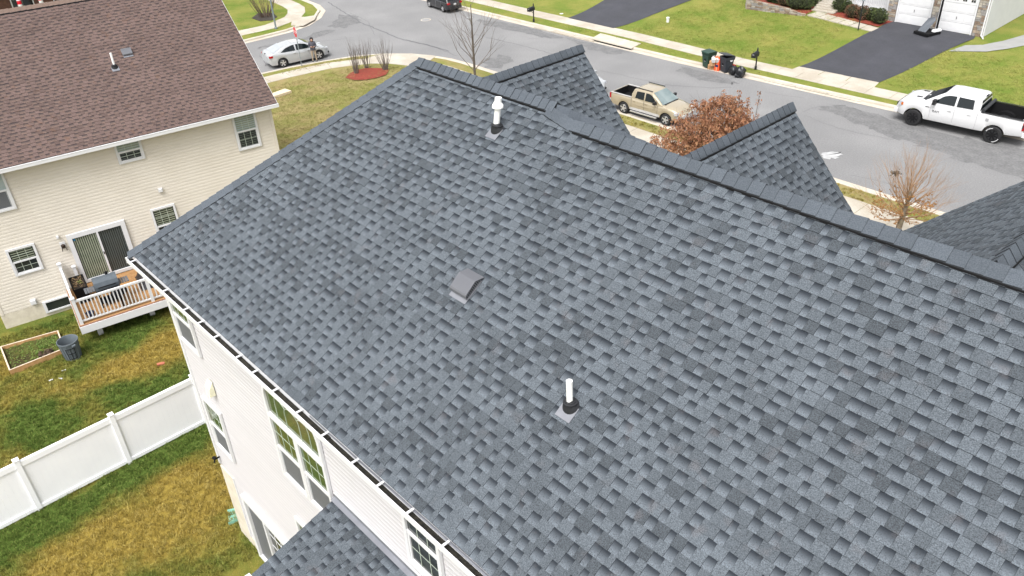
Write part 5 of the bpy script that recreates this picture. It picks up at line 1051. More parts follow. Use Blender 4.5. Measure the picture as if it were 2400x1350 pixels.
q = MB(); q.tube([(0, 0, -0.2), (0, 0, 5.5)], [0.075, 0.05], 10); q.lathe([(0.12, 0), (0.12, 0.12), (0.08, 0.16)], (0, 0, 0), 10); q.build('pole', M('pole_grey', (0.17, 0.20, 0.21), rough=0.5), SP, 40)
q = MB(); q.tube([(0, 0, 5.4), (0.5, 0.1, 5.7), (1.0, 0.2, 5.75)], 0.035, 8); q.build('arm', MATS['pole_grey'], SP, 40); q = MB(); q.obox((1.15, 0.23, 5.74), (0.25, 0.03, 0), (-0.02, 0.10, 0), (0, 0, 0.06)); q.build('lamp_head', MATS['pole_grey'], SP)
# rubbish at the kerb
def bin_(loc, rz, label, mat, lid_open):
    R = thing('wheeled_bin', label, 'wheeled bin', loc, rz, 'wheeled bins at the kerb')
    q = MB(); q.add([(-0.25, -0.24, 0.05), (0.25, -0.24, 0.05), (0.25, 0.24, 0.05), (-0.25, 0.24, 0.05), (-0.31, -0.30, 0.80), (0.33, -0.30, 0.80), (0.33, 0.30, 0.80), (-0.31, 0.30, 0.80), (-0.33, -0.33, 0.83), (0.36, -0.33, 0.83), (0.36, 0.33, 0.83), (-0.33, 0.33, 0.83), (-0.34, -0.34, 1.02), (0.40, -0.34, 1.02), (0.40, 0.34, 1.02), (-0.34, 0.34, 1.02)],
      [(0, 3, 2, 1), (0, 1, 5, 4), (1, 2, 6, 5), (2, 3, 7, 6), (3, 0, 4, 7), (4, 5, 9, 8), (5, 6, 10, 9), (6, 7, 11, 10), (7, 4, 8, 11), (8, 9, 13, 12), (9, 10, 14, 13), (10, 11, 15, 14), (11, 8, 12, 15)]); b = q.build('bin_body', mat, R)
    MB().box((-0.31, -0.31, 0.9), (0.37, 0.31, 0.91)).build('bin_inside', mBlack, b)
    q = MB(); A = 0.0
    q.prism([(-0.40, -0.37, 1.025), (-0.37, -0.37, 1.07), (0.30, -0.37, 1.09), (0.42, -0.37, 1.03)], (0, 0.74, 0)); l = q.build('lid', mat, R)
    if lid_open: l.location = (0.16, 0.0, -0.08 + 0.10); l.rotation_euler = (0, math.radians(16), 0); l.location = (-0.28, 0, 0.12) ; l.rotation_euler = (0, math.radians(14), math.radians(4))
    for k in range(4): q = MB(); q.box((-0.348, -0.22 + k * 0.12, 0.86), (-0.336, -0.16 + k * 0.12, 0.98)); q.build('rib', mat, R)
    q = MB(); q.prism([(-0.285, 0.0 + 0.08 * math.cos(t), 0.5 + 0.13 * math.sin(t)) for t in np.linspace(0, math.pi, 9)] + [(-0.285, -0.08, 0.42), (-0.285, 0.08, 0.42)], (-0.02, 0, 0)); q.build('lift_socket', mBlack, R)
    q = MB(); q.box((-0.31, -0.08, 0.44), (-0.29, 0.08, 0.47)); q.build('lift_bar', MATS['seam_grey'], R)
    q = MB(); q.lathe([(0.11, -0.312), (0.11, -0.322)], (0.12, 0, 0.83), 14, 'Y'); q.build('round_sticker', mTrim, R)
    q = MB(); q.lathe([(0.09, -0.30), (0.10, -0.24)], (0.30, 0, 0.10), 12, 'Y'); q.lathe([(0.10, 0.24), (0.09, 0.30)], (0.30, 0, 0.10), 12, 'Y'); q.build('wheel', mBlack, R)
    return R
mBinG = M('green_bin', (0.018, 0.045, 0.032), (0.022, 0.052, 0.038), 4, 0.45); mBinK = M('charcoal_bin', (0.030, 0.034, 0.042), (0.036, 0.040, 0.048), 4, 0.45)
kz = -17.98
p = at(1657, 158, kz); bin_((p.x, p.y + 0.1, kz), math.radians(75), 'dark green wheeled bin with closed lid, left of the cardboard boxes', mBinG, False)
p = at(1699, 169, kz); BK = bin_((p.x, p.y + 0.1, kz), math.radians(70), 'charcoal wheeled bin with its lid propped open beside the black bags', mBinK, True)
r_ = random.Random(12)
def bag(name, px, py, label, sx, sz, mat):
    q = MB(); n, m_ = 16, 10; ph = [r_.uniform(0, 6) for _ in range(4)]
    for i in range(m_ + 1):
        v = i / m_; rr = math.sin(math.pi * min(0.97, 0.12 + v * 0.86)) ** 0.6
        if v > 0.86: rr *= 1 - (v - 0.86) * 5.5
        for j in range(n):
            t = 2 * math.pi * j / n; w = 1 + 0.13 * math.sin(3 * t + ph[0] + 4 * v) + 0.10 * math.sin(5 * t + ph[1] - 6 * v) + 0.09 * r_.uniform(-1, 1)
            q.v.append((sx * rr * w * math.cos(t), sx * 0.9 * rr * w * math.sin(t), sz * v + 0.02 * math.sin(5 * t + ph[3])))
    for i in range(m_):
        for j in range(n): q.f.append((i * n + j, i * n + (j + 1) % n, (i + 1) * n + (j + 1) % n, (i + 1) * n + j)); q.m.append(0)
    q.f += [tuple(reversed(range(n))), tuple(m_ * n + j for j in range(n))]; q.m += [0, 0]
    o = q.build(name, mat, None, 50); p = at(px, py, kz); o.location = (p.x, p.y, kz); return o
mBag = M('bin_liner', (0.012, 0.013, 0.015), (0.022, 0.023, 0.026), 8, 0.28)
tag(bag('rubbish_bag', 1718, 175, '', 0.30, 0.62, mBag), 'black rubbish bag with a red tie leaning on the charcoal bin', 'rubbish bag', 'rubbish bags at the kerb')
tag(bag('rubbish_bag', 1734, 180, '', 0.33, 0.70, mBag), 'bulging black rubbish bag at the end of the row nearest the mailbox', 'rubbish bag', 'rubbish bags at the kerb')
tag(bag('rubbish_bag', 1726, 181, '', 0.14, 0.22, mBag), 'small black bag lying on the road in front of the two big bags', 'rubbish bag', 'rubbish bags at the kerb')
MB().box((-0.10, -0.012, 0.60), (0.14, 0.012, 0.66)).build('drawstring', mRed, bpy.data.objects['rubbish_bag'])
mCard = M('cardboard', (0.42, 0.24, 0.12), (0.36, 0.20, 0.10), 5, 0.85)
def carton(name, px, py, z, sx, sy, sz, rz, mat, label, cat='cardboard box', rx=0):
    R = thing(name, label, cat, (0, 0, 0), rz); p = at(px, py, z); R.location = p; R.rotation_euler = (rx, 0, rz)
    MB().box((-sx / 2, -sy / 2, 0), (sx / 2, sy / 2, sz)).build('carton', mat, R); MB().box((-0.03, -sy / 2 - 0.002, sz * 0.0), (0.03, sy / 2 + 0.002, sz + 0.002)).build('tape', M('tape', (0.50, 0.32, 0.18), rough=0.4) if 'tape' not in MATS else MATS['tape'], R); return R
carton('cardboard_box', 1668, 161, kz, 0.42, 0.36, 0.30, 0.2, mCard, 'brown cardboard box at the bottom of the little stack by the green bin')
carton('cardboard_box', 1669, 153, kz + 0.302, 0.36, 0.34, 0.28, 0.5, mCard, 'brown cardboard box in the middle of the little stack by the green bin')
carton('cardboard_box', 1676, 144, kz + 0.60, 0.45, 0.30, 0.24, 0.9, mTrim, 'white topped box tilted on top of the little cardboard stack', rx=0.25)
carton('orange_box', 1681, 164.5, kz, 0.34, 0.30, 0.88, 0.12, M('orange_print', (0.75, 0.10, 0.025), (0.68, 0.09, 0.03), 3, 0.6), 'tall orange box standing between the cardboard and the charcoal bin', 'box')
ob = [o for o in S.collection.objects if o.name == 'orange_box'][0]
MB().box((-0.10, -0.154, 0.25), (0.12, -0.151, 0.40)).build('printed_panel', M('navy_print', (0.03, 0.03, 0.09), rough=0.6), ob)
MB().box((-0.11, -0.1535, 0.27), (0.05, -0.1505, 0.31)).build('printed_stripe', mTrim, ob)
carton('cardboard_box', 1691, 160, kz + 0.02, 0.25, 0.45, 0.60, 0.4, mCard, 'brown cardboard box squeezed behind the orange box')
# storm drain, manholes, yard covers
a_, b_, c_, d_ = at(1388, 91, -17.87), at(1481, 114, -17.87), at(1497, 105, -17.87), at(1402, 81, -17.87)
DR = thing('storm_drain', 'concrete storm drain inlet with a dark slot in the far kerb', 'storm drain', tuple(a_))
MB().prism([a_ + V3((0, -0.05, 0.05)), b_ + V3((0, -0.05, 0.05)), c_ + V3((0, 0.25, 0.05)), d_ + V3((0, 0.25, 0.05))], (0, 0, -0.07)).build('top_slab', mKerb, DR, world=True)
MB().prism([a_ + V3((0.15, -0.03, -0.02)), b_ + V3((-0.15, -0.03, -0.02)), b_ + V3((-0.15, 0.3, -0.02)), a_ + V3((0.15, 0.3, -0.02))], (0, 0, -0.15)).build('opening', mBlack, DR, world=True)
def cover(name, px, py, z, r, mat, label, cat):
    p = at(px, py, z) if z < -17.95 else on_ground(px, py); R = thing(name, label, cat, (p.x, p.y, (z if z < -17.95 else p.z)))
    MB().lathe([(r, -0.03), (r, 0.006), (r * 0.86, 0.006), (r * 0.84, 0.002)], (0, 0, 0), 24).build('ring', mat, R); MB().lathe([(r * 0.82, -0.02), (r * 0.82, 0.005), (r * 0.3, 0.008)], (0, 0, 0), 24).build('lid', M('iron_' + name, tuple(x * 0.8 for x in (0.30, 0.30, 0.30)) if r > 0.3 else (0.6, 0.6, 0.58), rough=0.7) if ('iron_' + name) not in MATS else MATS['iron_' + name], R); return R
cover('manhole_cover', 998, 46.5, STREET, 0.42, mGutS, 'pale ringed manhole cover in the road below the black suv', 'manhole cover')
cover('manhole_cover', 1100, 41, STREET, 0.40, mDarkPatch, 'dark manhole cover in the road near the far kerb behind the bare tree', 'manhole cover')
cover('valve_cover', 1821, 119, -17.8, 0.16, mTrim, 'small white utility cover in the lawn beside the near mailbox', 'utility cover')
cover('valve_cover', 1316, 32, -17.8, 0.16, mTrim, 'small white utility cover in the lawn by the farther driveway', 'utility cover')
p = on_ground(1565, 52); VP = thing('vent_stub', 'short white pipe stub standing in the far lawn', 'pipe', (p.x, p.y, p.z)); MB().tube([(0, 0, -0.1), (0, 0, 0.32)], 0.11, 14).build('pipe', mTrim, VP, 40); MB().lathe([(0.13, 0.30), (0.13, 0.36), (0.05, 0.39)], (0, 0, 0), 14).build('cap', mTrim, VP)
# ================================================================ THE WHITE HOUSE ACROSS THE STREET
g0, g1_ = on_ground(2096, 51.5), on_ground(2303, 87.5); HZ = gz((g0.x + g1_.x) / 2, (g0.y + g1_.y) / 2)
g0, g1_ = at(2096, 51.5, HZ), at(2303, 87.5, HZ); Wd = V3((g1_.x - g0.x, g1_.y - g0.y, 0)); GL = Wd.length; Wd.normalize(); Nd = V3((Wd.y, -Wd.x, 0))
wr = Wall(g0, Wd, Nd)
RH = thing('house', 'white house with two garage doors and stone pillars across the street', 'house', tuple(wr.p(0, -4, HZ)))
q = MB(); wr.box(q, -11.5, -0.30, -9.0, -2.0, HZ - 0.6, HZ + 5.6); wr.box(q, -0.30, GL, -9.0, -0.14, HZ - 0.6, HZ + 5.6); wr.box(q, -0.30, GL, -0.14, 0.0, HZ + 2.62, HZ + 3.6); q.build('wall', mSideR, RH, world=True)
q = MB(); q.prism([wr.p(-11.9, 0.9, HZ + 5.5), wr.p(-11.9, -9.8, HZ + 5.5), wr.p(-11.9, -4.45, HZ + 8.6)], Wd * (GL + 12.3)); q.build('roof', mDeckD, RH, world=True)
siding(RH, 'siding_board', wr.p(GL + 0.0, 0, 0), -Nd, Wd, 0.0, 9.0, HZ + 0.02, HZ + 5.4, 0.17, mSideR)
q = MB(); wr.box(q, GL - 0.02, GL + 0.035, -0.05, 0.06, HZ - 0.3, HZ + 5.4); q.build('corner_board', mTrim, RH, world=True)
pil = [(-0.62, -0.02), (GL * 0.405, GL * 0.475), (GL * 0.88, GL - 0.03)]
doors = [(0.02, GL * 0.40), (GL * 0.48, GL * 0.875)]
for d0, d1 in doors:
    q = MB(); c = 0.09
    for a in ((d0, d0 + c, HZ, HZ + 2.52), (d1 - c, d1, HZ, HZ + 2.52), (d0, d1, HZ + 2.52, HZ + 2.62)): wr.box(q, a[0], a[1], -0.12, 0.05, a[2], a[3])
    gd = q.build('garage_door', mTrim, RH, world=True)
    for k in range(4):
        z0 = HZ + 0.02 + k * 0.62; q = MB(); wr.box(q, d0 + c, d1 - c, -0.10, -0.04, z0, z0 + 0.605)
        w_ = (d1 - d0 - 2 * c) / 4
        if k < 3:
            for i in range(4): wr.box(q, d0 + c + i * w_ + 0.07, d0 + c + (i + 1) * w_ - 0.07, -0.04, -0.028, z0 + 0.10, z0 + 0.50)
        pn = q.build('door_panel', mTrim, gd, world=True)
        if k == 3:
            q = MB()
            for i in range(4):
                for u in (0, 1):
                    for v in (0, 1): wr.box(q, d0 + c + i * w_ + 0.13 + u * (w_ - 0.26) / 2, d0 + c + i * w_ + 0.13 + (u + 0.86) * (w_ - 0.26) / 2, -0.04, -0.033, z0 + 0.16 + v * 0.17, z0 + 0.31 + v * 0.17)
            q.build('pane', mGlass, gd, world=True)
    q = MB(); wr.box(q, (d0 + d1) / 2 - 0.012, (d0 + d1) / 2 + 0.012, -0.03, 0.0, HZ + 0.85, HZ + 1.02); q.build('handle', mDkTrim, gd, world=True)
mStones = [M('stone_%s' % n, c, tuple(x * 0.75 for x in c), 5, 0.9, 0.4, 20) for n, c in (('tan', (0.36, 0.29, 0.22)), ('grey', (0.29, 0.275, 0.26)), ('brown', (0.25, 0.185, 0.14)), ('pale', (0.42, 0.38, 0.32)))]
smesh = {}
def stone(par, W_, w, n, z, lw, lh, mi):
    k = (round(lw, 2), round(lh, 2), mi)
    if k not in smesh:
        q = MB(); b = 0.012; q.add([(-lw / 2, 0, 0), (lw / 2, 0, 0), (lw / 2, 0, lh), (-lw / 2, 0, lh), (-lw / 2 + b, 0.04, b), (lw / 2 - b, 0.04, b), (lw / 2 - b, 0.045, lh - b), (-lw / 2 + b, 0.04, lh - b)], [(4, 7, 6, 5), (0, 4, 5, 1), (1, 5, 6, 2), (2, 6, 7, 3), (3, 7, 4, 0)]); smesh[k] = q.mesh('stone', mStones[mi])
    place('stone', smesh[k], par, W_.W, W_.N, ZA, W_.p(w, n, z))
r_ = random.Random(31)
for a, b in pil:
    q = MB(); wr.box(q, a, b, -0.14, 0.03, HZ - 0.2, HZ + 3.2); po = q.build('pillar', mStones[1], RH, world=True)
    z = HZ
    while z < HZ + 3.1:
        h = r_.choice((0.12, 0.16, 0.20)); w = a
        while w < b - 0.05:
            l = min(r_.choice((0.2, 0.26, 0.34)), b - w); l = b - w if b - w - l < 0.1 else l
            stone(po, wr, w + l / 2, 0.03, z, l - 0.012, h - 0.012, r_.randrange(4)); w += l
        z += h
# porch with railing and steps
pz = HZ + 0.46
q = MB(); wr.box(q, -4.0, -0.66, -2.0, -0.35, HZ - 0.3, pz); q.build('porch_floor', mTrim, RH, world=True)
rl = []
for w_ in (-3.86, -0.80):
    q = MB(); wr.box(q, w_ - 0.13, w_ + 0.13, -0.64, -0.38, pz, pz + 2.7); wr.box(q, w_ - 0.17, w_ + 0.17, -0.68, -0.345, pz + 0.002, pz + 0.16); q.build('porch_column', mTrim, RH, world=True)
for n0 in (-0.54,):
    q = MB(); wr.box(q, -3.72, -0.95, n0, n0 + 0.07, pz + 0.86, pz + 0.94); q.build('porch_rail', mTrim, RH, world=True); q = MB(); wr.box(q, -3.72, -0.95, n0, n0 + 0.06, pz + 0.08, pz + 0.15); q.build('porch_rail', mTrim, RH, world=True)
    for i in range(21): q = MB(); w_ = -3.65 + i * 0.128; wr.box(q, w_ - 0.022, w_ + 0.022, n0 + 0.01, n0 + 0.055, pz + 0.15, pz + 0.86); q.build('baluster', mTrim, RH, world=True)
q = MB(); wr.box(q, -7.0, -4.002, -2.0, -0.40, HZ - 0.3, pz); q.build('porch_floor', mConc, RH, world=True)
for i in range(4): q = MB(); wr.box(q, -5.9, -4.15, -0.40, -0.40 + (4 - i) * 0.30, HZ - 0.2 + 0.001 * i, HZ + 0.10 * (i + 1) + 0.02); q.build('step', mConc, RH, world=True)
q = MB(); q.tube([wr.p(GL - 0.1, 0.08, HZ + 0.12), wr.p(GL - 0.1, 0.08, HZ + 5.2)], 0.05, 8); q.tube([wr.p(GL - 0.1, 0.08, HZ + 0.12), wr.p(GL + 0.2, 0.5, HZ + 0.06)], 0.05, 8); q.build('downspout', mTrim, RH, world=True)
# dry-stone retaining wall in front of the mulch bed
RW = thing('retaining_wall', 'low stacked stone retaining wall around the mulch bed left of the steps', 'stone wall', tuple(on_ground(1800, 27)))
lpts = [on_ground(*p_) for p_ in ((1748, 12), (1749, 21), (1787, 26), (1840, 32), (1868, 36), (1888, 37))]; hs_ = [0.75, 0.75, 0.62, 0.42, 0.22, 0.10]
for i in range(len(lpts) - 1):
    a, b = lpts[i], lpts[i + 1]; d = V3((b.x - a.x, b.y - a.y, 0)); L = d.length; d.normalize(); nn = V3((d.y, -d.x, 0)); ww = Wall(a, d, nn); z = 0
    zb = min(a.z, b.z) - 0.03
    c = MB(); c.prism([a + V3((0, 0, -0.1)), b + V3((0, 0, -0.1)), b + V3((0, 0, hs_[i + 1] - 0.02)), a + V3((0, 0, hs_[i] - 0.02))], -nn * 0.22); c.build('wall_core', mStones[2], RW, world=True)
    while z < hs_[i]:
        w = 0.0
        while w < L - 0.05:
            l = min(r_.choice((0.24, 0.32, 0.40)), L - w); hh = hs_[i] + (hs_[i + 1] - hs_[i]) * (w + l / 2) / L
            if z < hh - 0.02: stone(RW, ww, w + l / 2, 0.0, zb + z + (0.0), l - 0.014, 0.10, r_.randrange(4))
            w += l
        z += 0.112
# basketball hoop
p = on_ground(2172, 80)
BB = thing('basketball_hoop', 'portable basketball hoop with black base in front of the garage doors', 'basketball hoop', (p.x, p.y, gz(p.x, p.y) + 0.03), math.atan2(Wd.y, Wd.x) - 0.25)
q = MB(); q.prism([(-0.55, -0.65, 0.02), (0.55, -0.65, 0.02), (0.62, 0.55, 0.02), (-0.62, 0.55, 0.02)], (0, 0, 0.16)); q.build('base', mBlack, BB)
q = MB(); q.prism([(-0.40, -0.45, 0.20), (0.20, -0.45, 0.20), (0.20, 0.35, 0.85), (0.0, 0.42, 1.0), (-0.40, 0.35, 0.85)], (0, 0.02, 0.03)); q.build('shield', M('hoop_grey', (0.10, 0.11, 0.125), rough=0.5), BB)
q = MB(); q.tube([(0.32, 0.45, 0.1), (0.32, 0.45, 2.2), (0.22, 0.20, 3.1)], 0.065, 10); q.build('pole', mBlack, BB, 40)
for k in range(3): q = MB(); q.lathe([(0.10, 0.18), (0.17, 0.22), (0.15, 0.32), (0.05, 0.36)], (0.42 + 0.02 * k, 0.1 + 0.22 * k, 0), 10); q.build('sandbag', mTrim, BB, 50)
q = MB(); q.box((-0.55, -0.24, 2.55), (0.65, -0.20, 3.35)); bd = q.build('backboard', M('board_clear', (0.30, 0.30, 0.32), (0.25, 0.25, 0.27), 3, 0.2), BB)
q = MB(); q.box((-0.62, -0.20, 2.45), (0.72, -0.16, 2.56)); q.build('board_frame', mBlack, bd)
q = MB(); q.tube([(0.05 + 0.23 * math.cos(t), -0.50 + 0.23 * math.sin(t), 2.66) for t in np.linspace(0, 2 * math.pi, 17)], 0.014, 6, cap=False); q.box((-0.05, -0.30, 2.60), (0.15, -0.24, 2.70)); q.build('rim', M('hoop_red', (0.6, 0.05, 0.04), rough=0.5), BB)
q = MB()
for k in range(12):
    t = 2 * math.pi * k / 12; q.tube([(0.05 + 0.22 * math.cos(t), -0.5 + 0.22 * math.sin(t), 2.65), (0.05 + 0.13 * math.cos(t + 0.3), -0.5 + 0.13 * math.sin(t + 0.3), 2.25)], 0.006, 4)
q.build('net', mTrim, BB); q = MB(); q.tube([(0.22, 0.22, 3.0), (0.10, -0.18, 2.9)], 0.03, 6); q.build('arm', mBlack, BB)
# house far behind the brown roof: only its decorated porch shows
fx = -74.0
FH = thing('house', 'dark brick house with candy striped porch columns at the top left corner', 'house', (fx - 5, 16, -17.9))
q = MB(); q.box((fx - 9, 5, -18.2), (fx, 27, -12.0)); q.build('wall', M('brick_dark', (0.14, 0.075, 0.055), (0.10, 0.05, 0.04), 6, 0.9), FH, world=True)
q = MB(); q.prism([(fx + 1.6, 4.6, -12.1), (fx - 10, 4.6, -12.1), (fx - 4.2, 4.6, -9.2)], (0, 22.8, 0)); q.build('roof', mDeckB, FH, world=True)
for y0 in (9.6, 12.6, 15.6, 18.6, 21.6):
    w3 = Wall((fx, 0), YA, XA); sash_window(FH, w3, y0, y0 + 1.6, -16.4, -13.6, 'dark', 'dark', cols=2)
mStripe = M('ribbon_red', (0.60, 0.012, 0.03), rough=0.4)
for pxx in (45, 97, 150, 205, 262, 318):
    p = ray(pxx, 6); p = p * ((fx + 1.5) / p.x); q = MB(); n = 22
    for k in range(n):
        z0 = -17.8 + k * 0.26; q.tube([(p.x, p.y, z0), (p.x, p.y, z0 + 0.26)], 0.15, 12, mi=k % 2, cap=False)
    q.build('porch_column', [mTrim, mStripe], FH, 40, world=True)
MB().box((fx + 1.3, 5, -12.35), (fx + 1.7, 27, -12.02)).build('porch_beam', mTrim, FH, world=True); MB().box((fx, 5, -18.1), (fx + 1.9, 27, -17.7)).build('porch_floor', mConc, FH, world=True)
# ================================================================ PLANTS
mBark = M('bark', (0.115, 0.095, 0.075), (0.075, 0.062, 0.05), 10, 0.9); mTwig = M('grey_twig', (0.16, 0.135, 0.115), (0.11, 0.09, 0.08), 6, 0.9); mTwigO = M('tan_twig', (0.38, 0.25, 0.155), (0.28, 0.175, 0.11), 6, 0.85)
mLeafB = M('brown_leaf', (0.26, 0.105, 0.052), (0.38, 0.22, 0.115), 7, 0.7, c3=(0.15, 0.055, 0.035), scale3=2.4, amt3=0.7); mLeafO = M('tan_leaf', (0.34, 0.18, 0.06), (0.26, 0.12, 0.04), 5, 0.75)
def limb(mb, p, d, L, r, depth, r_, tips, split=(2, 3), spread=0.5, up=0.25, curve=0.12, taper=0.6, sides=6):
    n = 4; pts = [p]; rs = [r]
    for i in range(n):
        d = (d + V3((r_.gauss(0, curve), r_.gauss(0, curve), r_.gauss(0, curve) + up * 0.12))).normalized(); p = p + d * (L / n); pts.append(p); rs.append(r * (1 - (1 - taper) * (i + 1) / n))
    mb.tube(pts, rs, max(3, sides), cap=depth == 0)
    if depth == 0: tips.append(p); return
    for k in range(r_.randint(*split)):
        a = d.orthogonal().normalized(); a = Matrix.Rotation(r_.uniform(0, 2 * math.pi), 3, d) @ a; s = spread * r_.uniform(0.6, 1.3)
        nd = (d * math.cos(s) + a * math.sin(s) + V3((0, 0, up))).normalized(); i = r_.choice((2, 3, 4, 4)) if k else 4
        limb(mb, pts[i], nd, L * r_.uniform(0.6, 0.9), rs[i] * r_.uniform(0.55, 0.75), depth - 1, r_, tips, split, spread, up, curve, taper, sides - 1)
# bare street tree behind the ridge
p = on_ground(1114, 196); r_ = random.Random(42)
BT = thing('bare_tree', 'leafless young street tree rising behind the roof peak', 'tree', tuple(p))
tr = MB(); tr.tube([(0, 0, -0.2), (0.02, 0, 1.2), (0, 0.02, 2.6), (0.05, 0, 3.9), (0.02, 0.03, 5.0)], [0.085, 0.075, 0.06, 0.04, 0.02], 8); tr.build('trunk', mBark, BT, 60)
cr = MB(); tips = []
for z, n_, L in ((1.0, 3, 1.7), (1.5, 4, 1.7), (2.2, 4, 1.45), (3.0, 4, 1.15), (3.9, 3, 0.9), (5.0, 2, 0.6)):
    for k in range(n_):
        t = r_.uniform(0, 6.28); limb(cr, V3((0, 0, z + r_.uniform(-0.2, 0.2))), V3((math.cos(t) * 0.75, math.sin(t) * 0.75, 0.85)).normalized(), L, 0.026 if z < 3 else 0.016, 2, r_, tips, (2, 3), 0.42, 0.30, 0.09, 0.55, 5)
cr.build('crown', mTwig, BT, fix=False)
# brown leaved tree
p = aty(1684, 296, 31.4); gz0 = gz(p.x, p.y)
OT = thing('brown_tree', 'bushy tree still full of drooping dry brown leaves beside the gold pickup', 'tree', (p.x, p.y, gz0)); ch = p.z - gz0
tr = MB(); r_ = random.Random(9); tips = []
tr.tube([(0, 0, -0.2), (0.03, 0, 0.9), (0, 0.02, ch * 0.55), (0.02, 0, ch)], [0.13, 0.11, 0.085, 0.05], 9)
tr.build('trunk', mBark, OT, 60)
br = MB()
for k in range(16):
    t = k * 2.4 + r_.uniform(-0.3, 0.3); z = ch * r_.uniform(0.35, 0.8); limb(br, V3((0, 0, z)), V3((math.cos(t), math.sin(t), r_.uniform(0.1, 0.8))).normalized(), 1.15, 0.035, 2, r_, tips, (2, 3), 0.55, 0.10, 0.12, 0.55, 5)
br.build('branches', mBark, OT, fix=False)
lf = MB(); cs_ = []
blobs = [(0, 0, 0, 1.75, 1.25), (1.2, 0.7, -0.25, 1.25, 0.8), (1.85, 1.0, -0.2, 0.8, 0.6), (-1.0, -0.9, -0.55, 1.35, 0.85), (-1.5, -1.3, -0.95, 1.1, 0.75), (0.3, -0.8, -0.5, 1.35, 1.0), (-0.5, 0.8, 0.1, 1.2, 0.95), (0.2, 0.2, 0.65, 0.95, 0.75), (-0.7, -0.2, -1.15, 1.2, 0.75)]
for bx_, by_, bz_, rr, hh in blobs:
    for k in range(int(185 * rr * rr)):
        u = V3((r_.gauss(0, 1), r_.gauss(0, 1), r_.gauss(0, 1))).normalized() * r_.uniform(0.30, 1.25) ** 0.5; c = V3((bx_ + u.x * rr, by_ + u.y * rr, ch + bz_ + u.z * hh))
        m_ = 0.5 + 0.5 * math.sin(c.x * 3.1 + 1.3 * c.z) * math.sin(c.y * 2.7 + c.z * 2.2)
        if r_.random() < 0.35 + 0.65 * m_: cs_.append(c)
for c in cs_:
    d = V3((r_.gauss(0, 0.5), r_.gauss(0, 0.5), -0.9)).normalized(); pp = c
    for k in range(9):
        q0 = pp + V3((r_.gauss(0, 0.07), r_.gauss(0, 0.07), r_.gauss(0, 0.06))); a = (d + V3((r_.gauss(0, 0.55), r_.gauss(0, 0.55), r_.gauss(0, 0.45)))).normalized(); b = Matrix.Rotation(r_.uniform(0, 6.28), 3, a) @ a.orthogonal().normalized(); L = r_.uniform(0.11, 0.20); nn = a.cross(b)
        lf.add([q0, q0 + a * L * 0.5 + b * L * 0.17 + nn * L * 0.10, q0 + a * L, q0 + a * L * 0.5 - b * L * 0.17 + nn * L * 0.10], [(0, 1, 2), (0, 2, 3)])
for k in range(6):
    t = r_.uniform(-0.6, 0.6); b0 = V3((0.35 * k - 0.3, 0.2 * k - 0.3, ch + 0.75)); e = b0 + V3((0.15 * t, 0.1, 0.75 + 0.3 * (k % 2))); br2 = MB(); br2.tube([b0, (b0 + e) / 2 + V3((0.03, 0, 0)), e], [0.012, 0.008, 0.004], 4); br2.build('twig', mBark, OT)
    leaf_quads(lf, [b0.lerp(e, r_.uniform(0.4, 1)) + V3((r_.gauss(0, 0.06), r_.gauss(0, 0.06), 0)) for _ in range(26)], 0.13, r_, 0.6)
tag(lf.build('crown', mLeafB, OT, fix=False), kind='stuff')
# bare tan tree with a few leaves
p = on_ground(2092, 584); r_ = random.Random(77)
TT = thing('tan_tree', 'upright bare tan twigged tree with a few leaves on the kerb strip at right', 'tree', tuple(p))
tr = MB(); tr.tube([(0, 0, -0.2), (0.02, 0, 0.8), (0.06, 0.04, 1.45), (0.10, 0.06, 2.1), (0.12, 0.08, 2.7)], [0.13, 0.115, 0.11, 0.07, 0.04], 9); tr.build('trunk', M('pale_bark', (0.22, 0.185, 0.14), (0.15, 0.12, 0.09), 9, 0.9), TT, 60)
cr = MB(); tips = []
for z, n_, L, hz in ((1.45, 14, 1.0, 0.10), (1.6, 16, 1.05, 0.45), (1.9, 16, 0.95, 0.9), (2.3, 14, 0.85, 1.4), (2.7, 9, 0.8, 2.2)):
    for k in range(n_):
        t = 6.28 * k / n_ + r_.uniform(-0.3, 0.3); limb(cr, V3((0.09, 0.06, z + r_.uniform(-0.12, 0.12))), V3((math.cos(t), math.sin(t), hz)).normalized(), L * 1.08, 0.021, 2, r_, tips, (2, 4), 0.36, 0.34, 0.08, 0.5, 4)
cr.build('crown', mTwigO, TT, fix=False)
q = MB(); pts_ = [V3(v) for v in cr.v if 1.2 < v[2] < 2.6 and math.hypot(v[0], v[1]) < 1.15]; leaf_quads(q, [r_.choice(pts_) + V3((r_.gauss(0, 0.03), r_.gauss(0, 0.03), -0.03)) for _ in range(1200)], 0.095, r_, 0.5); tag(q.build('dry_leaves', mLeafO, TT, fix=False), kind='stuff')
q = MB(); c0 = V3((-0.5, -0.2, 3.35)); leaf_quads(q, [c0 + V3((r_.gauss(0, 0.07), r_.gauss(0, 0.07), r_.gauss(0, 0.05))) for _ in range(90)], 0.10, r_); tag(q.build('bird_nest', mBark, TT, fix=False), kind='stuff')
